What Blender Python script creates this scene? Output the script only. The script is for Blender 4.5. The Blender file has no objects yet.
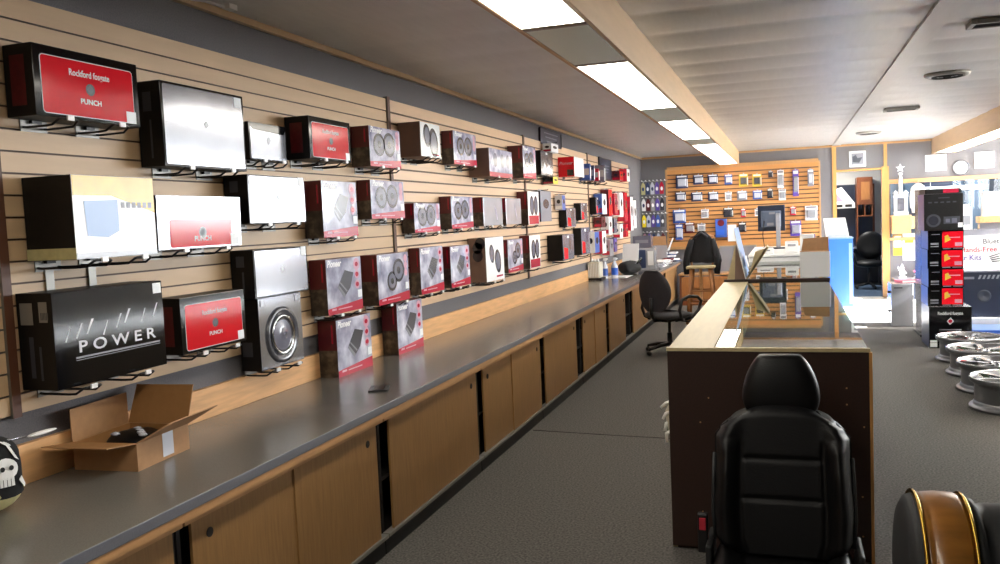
import bpy, math, random
from mathutils import Vector, Matrix
random.seed(7)
C = bpy.context.scene.collection
PI = math.pi
W = -2.53            # face of the slatwall on the left
ZC = 2.67            # ceiling
ZT = 0.76            # long worktop
YB = 16.0            # back wall

# ------------------------------------------------------------------ materials
def lin(c):
    if isinstance(c, str):
        c = [int(c[i:i+2], 16)/255 for i in (0, 2, 4)]
    return [x/12.92 if x <= .04045 else ((x+.055)/1.055)**2.4 for x in c] + [1]

_m = {}
def mat(name, col, rough=.5, metal=0, noise=0, nscale=20, bump=0, bscale=200, coat=0, spec=.5, stretch=None, alpha=None, emit=None, estr=0, col2=None, trans=0):
    if name in _m: return _m[name]
    m = bpy.data.materials.new(name); m.use_nodes = True; _m[name] = m
    nt = m.node_tree; b = nt.nodes['Principled BSDF']
    c = lin(col)
    b.inputs['Base Color'].default_value = c
    b.inputs['Roughness'].default_value = rough
    b.inputs['Metallic'].default_value = metal
    b.inputs['Coat Weight'].default_value = coat
    b.inputs['Coat Roughness'].default_value = .12
    b.inputs['Specular IOR Level'].default_value = spec
    if trans:
        b.inputs['Transmission Weight'].default_value = trans
    if emit:
        b.inputs['Emission Color'].default_value = lin(emit); b.inputs['Emission Strength'].default_value = estr
    if noise or bump:
        tc = nt.nodes.new('ShaderNodeTexCoord'); mp = nt.nodes.new('ShaderNodeMapping')
        nt.links.new(tc.outputs['Object'], mp.inputs['Vector'])
        if stretch: mp.inputs['Scale'].default_value = stretch
    if noise:
        n = nt.nodes.new('ShaderNodeTexNoise'); n.inputs['Scale'].default_value = nscale; n.inputs['Detail'].default_value = 5
        nt.links.new(mp.outputs[0], n.inputs['Vector'])
        r = nt.nodes.new('ShaderNodeValToRGB')
        r.color_ramp.elements[0].position = .32; r.color_ramp.elements[1].position = .68
        if col2: c2 = lin(col2)
        else: c2 = [min(1, x*(1+noise)) for x in c[:3]] + [1]
        r.color_ramp.elements[0].color = [x*(1-noise) for x in c[:3]] + [1] if not col2 else c
        r.color_ramp.elements[1].color = c2
        nt.links.new(n.outputs['Fac'], r.inputs['Fac']); nt.links.new(r.outputs['Color'], b.inputs['Base Color'])
    if bump:
        n2 = nt.nodes.new('ShaderNodeTexNoise'); n2.inputs['Scale'].default_value = bscale
        nt.links.new(mp.outputs[0], n2.inputs['Vector'])
        bu = nt.nodes.new('ShaderNodeBump'); bu.inputs['Strength'].default_value = bump; bu.inputs['Distance'].default_value = .003
        nt.links.new(n2.outputs['Fac'], bu.inputs['Height']); nt.links.new(bu.outputs[0], b.inputs['Normal'])
    return m

def glass_mat(name, tint='ffffff', ior=1.5):
    if name in _m: return _m[name]
    m = bpy.data.materials.new(name); m.use_nodes = True; _m[name] = m
    nt = m.node_tree; nt.nodes.remove(nt.nodes['Principled BSDF'])
    out = nt.nodes['Material Output']
    fr = nt.nodes.new('ShaderNodeFresnel'); fr.inputs['IOR'].default_value = ior
    gl = nt.nodes.new('ShaderNodeBsdfGlossy'); gl.inputs['Roughness'].default_value = .015
    tr = nt.nodes.new('ShaderNodeBsdfTransparent'); tr.inputs['Color'].default_value = lin(tint)
    mx = nt.nodes.new('ShaderNodeMixShader')
    ge = nt.nodes.new('ShaderNodeNewGeometry'); mu = nt.nodes.new('ShaderNodeMath'); mu.operation = 'MULTIPLY'; iv = nt.nodes.new('ShaderNodeMath'); iv.operation = 'SUBTRACT'; iv.inputs[0].default_value = 1
    nt.links.new(ge.outputs['Backfacing'], iv.inputs[1]); nt.links.new(fr.outputs[0], mu.inputs[0]); nt.links.new(iv.outputs[0], mu.inputs[1])   # only the outer face of a pane reflects
    nt.links.new(mu.outputs[0], mx.inputs[0]); nt.links.new(tr.outputs[0], mx.inputs[1]); nt.links.new(gl.outputs[0], mx.inputs[2])
    nt.links.new(mx.outputs[0], out.inputs['Surface'])
    return m

def mottled(name, a, b_, c_, scale, rough=.2, coat=.6):
    """three-tone printed photograph look"""
    if name in _m: return _m[name]
    m = mat(name, a, rough, coat=coat)
    nt = m.node_tree; b = nt.nodes['Principled BSDF']
    tc = nt.nodes.new('ShaderNodeTexCoord')
    n = nt.nodes.new('ShaderNodeTexNoise'); n.inputs['Scale'].default_value = scale; n.inputs['Detail'].default_value = 3
    oi = nt.nodes.new('ShaderNodeObjectInfo'); ad = nt.nodes.new('ShaderNodeVectorMath'); ad.operation = 'ADD'
    nt.links.new(tc.outputs['Object'], ad.inputs[0]); nt.links.new(oi.outputs['Location'], ad.inputs[1])
    nt.links.new(ad.outputs[0], n.inputs['Vector'])
    r = nt.nodes.new('ShaderNodeValToRGB'); e = r.color_ramp.elements
    e[0].position = .3; e[0].color = lin(a); e[1].position = .72; e[1].color = lin(c_)
    x = e.new(.5); x.color = lin(b_)
    nt.links.new(n.outputs['Fac'], r.inputs['Fac']); nt.links.new(r.outputs['Color'], b.inputs['Base Color'])
    return m

M = dict(
    slat=mat('tan_slatwall_board', 'c2a27c', .45, noise=.05, nscale=6, stretch=(1, .4, 4)),
    slat2=mat('orange_slatwall_board', 'dab997', .3, noise=.05, nscale=6, stretch=(1, .4, 4)),
    slatb=mat('honey_slatwall_board', 'c48a50', .45, noise=.06, nscale=6, stretch=(.4, 1, 4)),
    carpetwall=mat('grey_wall_carpet', '6a686b', .95, noise=.14, nscale=160, bump=.4, bscale=300),
    floor=mat('charcoal_carpet', '5c5955', .95, noise=.55, nscale=85, bump=.6, bscale=260),
    vinyl=mat('pale_vinyl_floor', 'dcdcd8', .3, noise=.04, nscale=5),
    ceil=mat('off_white_ceiling_board', 'd6d6d6', .34, noise=.03, nscale=8, stretch=(4, .5, 1)),
    groove=mat('brown_groove', '5a4230', .6),
    oak=mat('oak_trim', 'b5895a', .4, noise=.12, nscale=10, stretch=(6, .6, 6)),
    oakv=mat('oak_upright_trim', 'c08c4e', .4, noise=.1, nscale=10, stretch=(6, 6, .6)),
    door=mat('oak_veneer_door', '967146', .42, noise=.12, nscale=14, stretch=(6, 6, .5)),
    lam=mat('grey_laminate_top', '6e6b66', .2, noise=.1, nscale=220, spec=.5),
    lamedge=mat('grey_laminate_edge', '63646b', .4, noise=.08, nscale=200),
    dark=mat('dark_cabinet_inside', '1a1512', .7),
    black=mat('black_plastic', '141416', .4),
    blackm=mat('black_wire', '111111', .35, metal=.3),
    pine=mat('pale_pine_board', 'd7a570', .45, noise=.13, nscale=9, stretch=(5, .5, 5)),
    birch=mat('birch_plywood', 'bfae86', .4, noise=.06, nscale=8, stretch=(4, .5, 4)),
    brown=mat('dark_brown_particle_board', '2e1a12', .5, noise=.18, nscale=120),
    trimdk=mat('brown_divider_trim', '55301c', .5), trimgy=mat('grey_divider_trim', '6c675f', .4),
    white=mat('white_gloss', 'f2f2f2', .3), whitem=mat('white_paper', 'f0f0ee', .7),
    kraft=mat('brown_cardboard', 'a57c55', .75, noise=.06, nscale=30),
    kraftin=mat('cardboard_inside', '9c6f3f', .8, noise=.05, nscale=30),
    kraftdk=mat('printed_brown_carton_side', '7d6558', .6, noise=.04, nscale=20),
    boxblk=mat('black_gloss_carton', '0b0b0e', .1, spec=.4),
    boxside=mat('black_carton_side', '0c0a0b', .45, spec=.3, noise=.3, nscale=30),
    red=mat('red_gloss_print', 'd01424', .13, spec=.4), reddk=mat('dark_red_print', '5c1018', .35, noise=.3, nscale=40),
    redband=mat('crimson_print_band', 'b8203c', .25, coat=.5),
    maroon=mat('maroon_carton_side', '5a0d18', .35, noise=.12, nscale=25),
    sidephoto=mottled('brown_photo_print', '15100e', '3a302a', '6a6050', 22, .35, .3),
    silver=mat('silver_foil_print', 'a9abb2', .16, metal=.75, noise=.08, nscale=8),
    silver2=mat('light_silver_print', 'c6c8d0', .2, metal=.5, noise=.05, nscale=8),
    photo=mottled('grey_photo_print', '7a7a8e', 'aeaec2', 'e2e2ee', 9, .15, .2),
    photo2=mottled('lilac_photo_print', '7c7c96', 'b0aec4', 'e2dfec', 14, .15, .2),
    amp=mat('amplifier_print_dark', '4b4b52', .25, coat=.5), amp2=mat('amplifier_print_light', '87878f', .25, coat=.5),
    cone=mat('speaker_print_dark', '2f2f38', .25, coat=.5), cone2=mat('speaker_print_mid', '6d6d7c', .25, coat=.5),
    pink=mat('pink_print_dot', 'c890a4', .3), sticker=mat('price_sticker', 'e8ebee', .4),
    ink=mat('silver_ink', 'd7d9de', .3), inkdk=mat('dark_ink', '333640', .4), grey=mat('mid_grey_print', '82828c', .35),
    yellow=mat('yellow_print', 'd8b83c', .3, coat=.05, noise=.1, nscale=10), bluep=mat('blue_print', '7f9fd0', .3),
    chrome=mat('polished_chrome', 'c9ccd0', .12, metal=1), alloy=mat('dull_alloy', '86868a', .32, metal=.9),
    leather=mat('black_leather', '09090b', .45, spec=.28, bump=.25, bscale=150), fabric=mat('charcoal_fabric', '34343a', .9, noise=.25, nscale=120),
    greyfab=mat('grey_seat_fabric', '4c4c50', .9, noise=.2, nscale=120),
    blue=mat('blue_gloss_panel', '2c5fc4', .35), bluedk=mat('dark_blue_panel', '182136', .4), bluecar=mat('blue_office_carpet', '3a5068', .95, noise=.2, nscale=100),
    cab=mat('brown_wood_cabinet', '7a4426', .4, noise=.12, nscale=10, stretch=(5, 5, .6)),
    wallw=mat('white_painted_wall', 'd8d6d2', .8), wallbl=mat('blue_grey_painted_wall', '5d6f82', .8),
    purple=mat('purple_print', '5a4596', .3), bluepk=mat('royal_blue_print', '3a5aa8', .3), teal=mat('navy_print', '2b3a5e', .3),
    clear=mat('clear_blister_plastic', 'c7cad6', .15, coat=.6), yellow2=mat('bright_yellow_print', 'e8d020', .4),
    brass=mat('polished_brass', 'c9a24a', .2, metal=1), gold=mat('honey_varnished_wood', '8a5a22', .3, noise=.25, nscale=7, stretch=(1, 3, 3), coat=.4),
    rubber=mat('black_rubber', '202224', .6, noise=.15, nscale=60),
    cream=mat('yellowish_foam', 'c9c08a', .85, noise=.08, nscale=40),
    lens=mat('unlit_frosted_lens', 'dbe8e0', .3), 
    lamp=mat('lit_lamp_lens', 'ffffff', .4, emit='fff8ea', estr=8),
    metalgy=mat('grey_painted_metal', '8d8a84', .4, metal=.3), ventgy=mat('vent_grey', '6d6d70', .45, metal=.3),
    glass=glass_mat('clear_glass'), case=glass_mat('showcase_glass', 'c6d6d0', 2.0),
    asphalt=mat('outdoor_paving', 'bdbab4', .9, noise=.08, nscale=6),
    skin=mat('beige_plastic', 'c8c2b0', .5), stoolw=mat('stool_wood', 'a06a3a', .45, noise=.1, nscale=10, stretch=(5, 5, .6)),
    jacket=mat('black_jacket_cloth', '0e0e12', .9, noise=.3, nscale=50),
    screenb=mat('monitor_dark_plastic', '242c3e', .35), screeng=mat('monitor_grey_plastic', '5a6478', .35),
)

# ------------------------------------------------------------------ mesh building
class MB:
    def __init__(s): s.v = []; s.f = []; s.mi = []; s.sm = []
    def add(s, vs, fs, mi=0, smooth=False):
        o = len(s.v); s.v += [tuple(v) for v in vs]
        for i, f in enumerate(fs):
            s.f.append(tuple(o+k for k in f)); s.mi.append(mi[i] if isinstance(mi, (list, tuple)) else mi); s.sm.append(smooth)
        return s
    def box(s, x0, x1, y0, y1, z0, z1, mi=0):
        """faces: -x,+x,-y,+y,-z,+z"""
        v = [(x, y, z) for x in (x0, x1) for y in (y0, y1) for z in (z0, z1)]
        f = [(0, 1, 3, 2), (4, 6, 7, 5), (0, 4, 5, 1), (2, 3, 7, 6), (0, 2, 6, 4), (1, 5, 7, 3)]
        return s.add(v, f, mi)
    def obox(s, fr, u0, u1, v0, v1, n0, n1, mi=0):
        o, u, v, n = fr
        P = [o+u*a+v*b+n*c for a in (u0, u1) for b in (v0, v1) for c in (n0, n1)]
        f = [(0, 1, 3, 2), (4, 6, 7, 5), (0, 4, 5, 1), (2, 3, 7, 6), (0, 2, 6, 4), (1, 5, 7, 3)]
        return s.add(P, f, mi)
    def poly(s, fr, pts, n0=0, n1=.0006, mi=0):
        """flat polygon (u,v) in a frame, extruded along n"""
        o, u, v, n = fr; k = len(pts)
        P = [o+u*a+v*b+n*n0 for a, b in pts] + [o+u*a+v*b+n*n1 for a, b in pts]
        f = [tuple(range(k-1, -1, -1)), tuple(range(k, 2*k))] + [(i, (i+1) % k, k+(i+1) % k, k+i) for i in range(k)]
        return s.add(P, f, mi)
    def rect(s, fr, a, b, c, d, n0=0, n1=.0006, mi=0): return s.poly(fr, [(a, b), (c, b), (c, d), (a, d)], n0, n1, mi)
    def disc(s, fr, cx, cy, rx, ry=None, n0=0, n1=.0006, mi=0, k=24, rot=0):
        ry = ry or rx; P = []
        for i in range(k):
            t = 2*PI*i/k; x, y = rx*math.cos(t), ry*math.sin(t)
            P.append((cx+x*math.cos(rot)-y*math.sin(rot), cy+x*math.sin(rot)+y*math.cos(rot)))
        return s.poly(fr, P, n0, n1, mi)
    def lathe(s, prof, o=(0, 0, 0), ax=(0, 0, 1), k=32, mi=0, smooth=True, closed=False):
        """profile of (r, h) round an axis"""
        ax = Vector(ax).normalized(); o = Vector(o)
        t = Vector((1, 0, 0)) if abs(ax.x) < .9 else Vector((0, 1, 0))
        a = ax.cross(t).normalized(); b = ax.cross(a)
        P = []; F = []; n = len(prof)
        for i in range(k):
            c, d = math.cos(2*PI*i/k), math.sin(2*PI*i/k)
            for r, h in prof: P.append(o+ax*h+(a*c+b*d)*r)
        rng = n if closed else n-1
        for i in range(k):
            j = (i+1) % k
            for q in range(rng):
                q2 = (q+1) % n
                F.append((i*n+q, j*n+q, j*n+q2, i*n+q2))
        s.add(P, F, mi, smooth)
        if not closed:
            if prof[0][0] > 1e-5: s.f.append(tuple(len(s.v)-k*n+i*n for i in range(k))); s.mi.append(mi); s.sm.append(False)
            if prof[-1][0] > 1e-5: s.f.append(tuple(len(s.v)-k*n+i*n+n-1 for i in reversed(range(k)))); s.mi.append(mi); s.sm.append(False)
        return s
    def cyl(s, p0, p1, r0, r1=None, k=12, mi=0, smooth=True):
        p0 = Vector(p0); p1 = Vector(p1); d = p1-p0
        return s.lathe([(r0, 0), (r1 if r1 is not None else r0, d.length)], p0, d, k, mi, smooth)
    def tube(s, path, r, k=8, mi=0):
        path = [Vector(p) for p in path]; n = len(path); P = []; F = []
        up = None
        for i, p in enumerate(path):
            d = (path[min(i+1, n-1)]-path[max(i-1, 0)]).normalized()
            if up is None:
                up = d.cross(Vector((0, 0, 1)) if abs(d.z) < .9 else Vector((1, 0, 0))).normalized()
            a = (up-d*up.dot(d)).normalized(); up = a; b = d.cross(a)
            rr = r[i] if isinstance(r, (list, tuple)) else r
            for q in range(k):
                t = 2*PI*q/k; P.append(p+(a*math.cos(t)+b*math.sin(t))*rr)
        for i in range(n-1):
            for q in range(k): F.append((i*k+q, i*k+(q+1) % k, (i+1)*k+(q+1) % k, (i+1)*k+q))
        F.append(tuple(reversed(range(k)))); F.append(tuple((n-1)*k+q for q in range(k)))
        return s.add(P, F, mi, True)
    def grid(s, P, nu, nv, mi=0, smooth=True, wrapu=False):
        F = []
        for j in range(nv-1):
            for i in range(nu if wrapu else nu-1):
                i2 = (i+1) % nu
                F.append((j*nu+i, j*nu+i2, (j+1)*nu+i2, (j+1)*nu+i))
        return s.add(P, F, mi, smooth)
    def blob(s, c, r, k=20, mi=0, wob=0, seed=1):
        rnd = random.Random(seed); P = []; ph = [rnd.uniform(0, 6.3) for _ in range(6)]
        n = k//2+1
        for j in range(n):
            t = PI*j/(n-1)
            for i in range(k):
                a = 2*PI*i/k
                w = 1+wob*(math.sin(3*a+ph[0]+2*t)+math.sin(5*a+ph[1]-3*t)+math.sin(4*t+ph[2]+a))/3*math.sin(t)
                P.append((c[0]+r[0]*w*math.sin(t)*math.cos(a), c[1]+r[1]*w*math.sin(t)*math.sin(a), c[2]+r[2]*w*math.cos(t)))
        return s.grid(P, k, n, mi, True, True)
    def text(s, fr, txt, size, cx=0, cy=0, mi=0, depth=.0006, bold=0, sx=1, shear=0, n0=0):
        vs, fs = text_mesh(txt, bold)
        o, u, v, n = fr; P = []
        for x, y, z in vs:
            P.append(o+u*(cx+(x*sx+shear*y)*size)+v*(cy+y*size)+n*(n0+(depth if z > 0 else 0)))
        return s.add(P, fs, mi)
    def build(s, name, mats, parent=None, bevel=0, loc=None, smooth_angle=None):
        me = bpy.data.meshes.new(name); me.from_pydata(s.v, [], s.f)
        if not isinstance(mats, (list, tuple)): mats = [mats]
        for m in mats: me.materials.append(M[m] if isinstance(m, str) else m)
        me.polygons.foreach_set('material_index', s.mi); me.polygons.foreach_set('use_smooth', s.sm)
        me.update()
        o = bpy.data.objects.new(name, me); C.objects.link(o)
        if parent: o.parent = parent
        if loc: o.location = loc
        if bevel:
            b = o.modifiers.new('soft edges', 'BEVEL'); b.width = bevel; b.segments = 2; b.limit_method = 'ANGLE'
        return o

_t = {}
def text_mesh(txt, bold=0):
    if (txt, bold) in _t: return _t[(txt, bold)]
    cu = bpy.data.curves.new('lettering', 'FONT'); cu.body = txt; cu.size = 1; cu.extrude = .01; cu.offset = bold
    cu.align_x = 'CENTER'; cu.align_y = 'CENTER'; cu.resolution_u = 3
    ob = bpy.data.objects.new('lettering', cu); C.objects.link(ob)
    bpy.context.view_layer.update()
    me = bpy.data.meshes.new_from_object(ob.evaluated_get(bpy.context.evaluated_depsgraph_get()))
    r = ([tuple(v.co) for v in me.vertices], [tuple(p.vertices) for p in me.polygons])
    bpy.data.objects.remove(ob); bpy.data.curves.remove(cu); bpy.data.meshes.remove(me)
    _t[(txt, bold)] = r
    return r

def V(*a): return Vector(a)
X_, Y_, Z_ = V(1, 0, 0), V(0, 1, 0), V(0, 0, 1)
def fx(o): return (V(*o), Y_, Z_, X_)          # faces +X (into the shop)
def fy(o): return (V(*o), X_, Z_, -Y_)         # faces -Y (towards the camera)
def fz(o): return (V(*o), X_, Y_, Z_)          # faces up

def tag(o, label, cat, group=None, kind=None):
    o['label'] = label; o['category'] = cat
    if group: o['group'] = group
    if kind: o['kind'] = kind
    return o
def empty(name, loc, label, cat, group=None, rz=0):
    o = bpy.data.objects.new(name, None); C.objects.link(o); o.location = loc; o.rotation_euler.z = rz
    o.empty_display_size = .1
    return tag(o, label, cat, group)
def struct(name, mb, m, label=None, parent=None, bevel=0):
    o = mb.build(name, m, parent, bevel); o['kind'] = 'structure'
    if label and not parent: o['label'] = label
    if not parent: o['category'] = name.split('_')[0]
    return o

# ------------------------------------------------------------------ camera
def set_camera():
    f = 850.; vp = (786, 209); roll = .02
    y = V((vp[0]-500)/f, (vp[1]-282)/f, 1).normalized()
    d = V(roll, 1, 0); d = (d-y*d.dot(y)).normalized(); x = d.cross(y)
    rt = V(x.x, y.x, -d.x); dn = V(x.y, y.y, -d.y); fw = V(x.z, y.z, -d.z)
    cam = bpy.data.cameras.new('camera'); o = bpy.data.objects.new('camera', cam); C.objects.link(o)
    m = Matrix((( rt.x, -dn.x, -fw.x, 0), (rt.y, -dn.y, -fw.y, 0), (rt.z, -dn.z, -fw.z, 1.6), (0, 0, 0, 1)))
    o.matrix_world = m
    cam.sensor_width = 36; cam.lens = f/1000*36; cam.clip_start = .05; cam.clip_end = 200
    bpy.context.scene.camera = o
set_camera()

# ------------------------------------------------------------------ the setting
XR = 4.2; Y0 = -1.6
mb = MB().box(-2.75, XR+.1, Y0-.1, YB+.15, -.12, 0); struct('floor', mb, 'floor', 'charcoal carpet floor of the shop')
mb = MB().box(.36, XR, 12.55, YB+.15, 0, .004); struct('floor_back', mb, 'vinyl', 'pale vinyl floor in front of the office doorway')
mb = MB(); 
mb.tube([(-1.86, 6.12, .001), (-1.2, 6.06, .001), (-.55, 6.02, .001)], .004, 5); struct('trim_13', mb, 'dark', 'seam line in the carpet')
# ceiling: long boards running across, each slightly bowed
mb = MB(); ny = 360; P = []
for j in range(ny+1):
    y = Y0+(YB+.2-Y0)*j/ny; t = ((y-4.69)/.57) % 1.0
    z = ZC+.012-.016*(math.sin(PI*t)**.6 if 0 < t < 1 else 0)
    P += [(-2.75, y, z), (XR+.1, y, z)]
mb.grid(P, 2, ny+1, 0, True)
mb.box(-2.75, XR+.1, Y0-.1, YB+.2, ZC+.03, ZC+.1)
struct('ceiling', mb, 'ceil', 'off-white ceiling of bowed boards')
mb = MB().box(.79, .92, Y0, YB, ZC-.014, ZC-.004).box(.782, .79, Y0, YB, ZC-.02, ZC-.002); struct('trim_1', mb, ['ceil'], 'flat joint strip along the ceiling')
mb = MB().box(-2.66, -2.55, Y0, YB+.1, -.05, ZC+.03); struct('wall_left', mb, 'carpetwall', 'grey carpeted left wall')
mb = MB().box(-2.75, XR+.1, Y0-.1, Y0, -.05, ZC+.03); struct('wall_front', mb, 'carpetwall', 'grey wall behind the viewer')
# back wall with doorway and interior window
mb = MB()
for x0, x1, z0, z1 in [(-2.6, .84, -.05, ZC+.03), (.84, 1.56, 2.2, ZC+.03), (1.56, 1.70, -.05, ZC+.03), (1.70, XR+.1, -.05, 1.02), (1.70, XR+.1, 1.95, ZC+.03)]:
    mb.box(x0, x1, YB, YB+.12, z0, z1)
struct('wall_back', mb, 'carpetwall', 'grey carpeted back wall with doorway')
# right wall: storefront
mb = MB()
WZ0, WZ1 = 1.38, 2.6; WY0, WY1 = 6.2, 15.8
mb.box(XR, XR+.12, Y0, WY0, -.05, ZC+.03).box(XR, XR+.12, WY1, YB+.1, -.05, ZC+.03).box(XR, XR+.12, WY0, WY1, -.05, WZ0).box(XR, XR+.12, WY0, WY1, WZ1, ZC+.03)
struct('wall_right', mb, 'wallw', 'right wall with the storefront windows')
nw = 6
for i in range(nw):
    a = WY0+(WY1-WY0)*i/nw; b = WY0+(WY1-WY0)*(i+1)/nw
    mb = MB()
    for y0, y1, z0, z1 in [(a, a+.04, WZ0, WZ1), (b-.04, b, WZ0, WZ1), (a+.04, b-.04, WZ0, WZ0+.05), (a+.04, b-.04, WZ1-.05, WZ1)]:
        mb.box(XR+.03, XR+.09, y0, y1, z0, z1)
    fr = struct('window_%d' % (i+1), mb, 'metalgy', 'storefront window pane number %d from the front' % (i+1))
    g = MB().box(XR+.055, XR+.063, a+.04, b-.04, WZ0+.05, WZ1-.05).build('pane', 'glass', fr); g['kind'] = 'structure'
mb = MB().box(XR+.13, 40, -20, 40, -.3, -.15); struct('ground', mb, 'asphalt', 'paved ground outside')

struct('blocker_slab', MB().box(XR+.14, 7.6, 2.0, 11.95, 2.75, 2.85), 'wallw', 'added unseen slab keeping the sun off the front storefront windows')  # unseen slab added outside to keep direct sun off the nearer carpet
# oak trims
struct('trim_2', MB().box(-2.55, -2.52, Y0, YB, ZC-.035, ZC-.003), 'slat', 'oak strip between the left wall and the ceiling')
struct('trim_3', MB().box(-2.55, 2.5, YB-.03, YB, ZC-.035, ZC-.003), 'oak', 'oak strip along the top of the back wall')
mb = MB().box(.775, .84, YB-.03, YB, 0, ZC-.035)
struct('door_1', mb.box(1.56, 1.675, YB-.04, YB, 0, 2.25).box(.84, 1.56, YB-.02, YB, 2.2, 2.235), 'oakv', 'oak casing round the office doorway')
struct('trim_4', MB().box(1.60, 1.65, YB-.025, YB, 2.25, ZC-.035), 'oakv', 'oak upright from the door casing to the ceiling')
mb = MB().box(1.675, XR, YB-.04, YB, 1.95, 2.02).box(1.675, XR, YB-.06, YB+.1, .98, 1.03)
wi = struct('window_7', mb, 'oak', 'oak framed interior window in the back wall')
g = MB().box(1.70, XR, YB+.05, YB+.056, 1.03, 1.95).build('pane', 'glass', wi); g['kind'] = 'structure'

# slatwall on the left: real grooves
def slat_profile(z0, z1, face, back, first=.078, pitch=.0762, gap=.008, depth=.014):
    pts = [(back, z1), (face, z1)]; z = z1-first
    while z-gap > z0+.03:
        pts += [(face, z), (face-depth, z), (face-depth, z-gap), (face, z-gap)]; z -= pitch
    pts += [(face, z0), (back, z0)]
    return pts
def slat_panel(y0, y1, m, i):
    pr = slat_profile(1.01, 2.455, W, W-.02, gap=.007 if y0 < 5 else .012); mb = MB(); k = len(pr)
    P = [(x, y0, z) for x, z in pr]+[(x, y1, z) for x, z in pr]
    mb.add(P, [(q, (q+1) % k, k+(q+1) % k, k+q) for q in range(k)], [1 if q % 4 in (2, 3, 0) and 1 < q < k-3 else 0 for q in range(k)])
    for yy, o in ((y0, 0), (y1, k)):        # end caps, strip by strip
        for q in range(1, k-1, 4):
            a, b = pr[q], pr[min(q+1, k-1)]
            mb.add([(a[0], yy, a[1]), (b[0], yy, b[1]), (W-.02, yy, b[1]), (W-.02, yy, a[1])], [(0, 1, 2, 3)])
    o = mb.build('slatwall_panel', [m, 'groove']); o['kind'] = 'structure'; o['category'] = 'wall panel'; o['label'] = i
for y0, y1, m, i in [(Y0, 2.19, 'slat', 'tan slatwall panel at the very front of the left wall'), (2.21, 5.24, 'slat', 'tan slatwall panel holding the black and red amplifier cartons'),
                     (5.28, 8.36, 'slat2', 'slatwall panel holding the grey and red speaker cartons'), (8.40, 11.31, 'slat2', 'slatwall panel beyond the second brown divider'),
                     (11.34, 14.5, 'slat2', 'slatwall panel with hanging red and white packs')]:
    slat_panel(y0, y1, m, i)
for n, y in enumerate((2.2, 5.26, 8.38, 11.325)):
    mb = MB().box(W-.02, W+.012, y-.018, y+.018, 1.0, 2.47, [0, 0, 1, 0, 0, 0])
    struct('trim_%d' % (5+n), mb, ['trimdk', 'trimgy'], 'dark upright strip between two slatwall panels, number %d from the front' % (n+1))
# pale board standing on the long worktop against the wall
struct('trim_9', MB().box(-2.55, -2.525, .0, 15.5, ZT, .90), 'pine', 'pale pine upstand board behind the long worktop', bevel=.002)
# back slatwall
pr = slat_profile(.99, 2.40, 0, -.02, gap=.02, depth=.017); k = len(pr); mb = MB(); xa, xb = -2.07, .55
P = [(xa, YB-.02-x, z) for x, z in pr]+[(xb, YB-.02-x, z) for x, z in pr]
mb.add(P, [(q, (q+1) % k, k+(q+1) % k, k+q) for q in range(k)], [1 if q % 4 in (2, 3, 0) and 1 < q < k-3 else 0 for q in range(k)])
o = mb.build('slatwall_panel', ['slatb', 'groove']); o['kind'] = 'structure'; o['category'] = 'wall panel'; o['label'] = 'honey slatwall panel on the back wall'
mb = MB().box(xa-.03, xa, YB-.03, YB, .96, 2.42).box(xb, xb+.03, YB-.03, YB, .96, 2.42).box(xa, xb, YB-.03, YB, 2.40, 2.46).box(xa, xb, YB-.03, YB, .94, .99)
struct('trim_10', mb, 'oak', 'oak edging round the back slatwall')

# ceiling light trough
mb = MB().box(-.80, -.78, Y0, 15.9, 2.44, ZC); struct('trim_11', mb, 'oak2' if 'oak2' in M else 'slat', 'pale board side of the long ceiling light box')
mb = MB().box(-1.11, -1.09, Y0, 15.9, 2.435, ZC).box(-1.09, -.80, Y0, 15.9, 2.56, 2.58)
struct('trim_12', mb, 'oak', 'thin oak edge of the long ceiling light box')
def light(y0, y1, lit, label):
    t = empty('ceiling_light', (-.945, (y0+y1)/2, 2.44), label, 'ceiling light', 'panels of the long ceiling light box')
    h = (y1-y0)/2
    MB().box(-.143, .143, -h, -h+.025, -.004, .03).box(-.143, .143, h-.025, h, -.004, .03).box(-.143, -.138, -h+.025, h-.025, -.002, .03).box(.142, .1435, -h+.025, h-.025, -.002, .03).build('frame', 'brass' if False else 'metalgy', t)
    MB().box(-.138, .142, -h+.02, h-.02, -.0035, .012).build('lens', 'lamp' if lit else 'lens', t)
light(1.42, 3.66, True, 'lit fluorescent panel nearest the viewer in the ceiling light box')
light(3.68, 4.65, False, 'large unlit grey panel after the nearest lit panel of the light box')
light(4.67, 6.88, True, 'lit fluorescent panel between the large and the middle unlit panels')
light(6.90, 7.83, False, 'middle unlit grey panel of the ceiling light box')
light(7.85, 9.98, True, 'lit fluorescent panel between the middle and the smallest looking unlit panels')
light(10.0, 10.82, False, 'farthest unlit grey panel of the ceiling light box')
light(10.84, 13.2, True, 'lit fluorescent panel just past the farthest unlit panel')
light(13.22, 15.6, True, 'lit fluorescent panel at the far end of the light box by the back wall')
light(-.8, 1.40, True, 'lit fluorescent panel overhead just outside the top of the picture')
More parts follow.
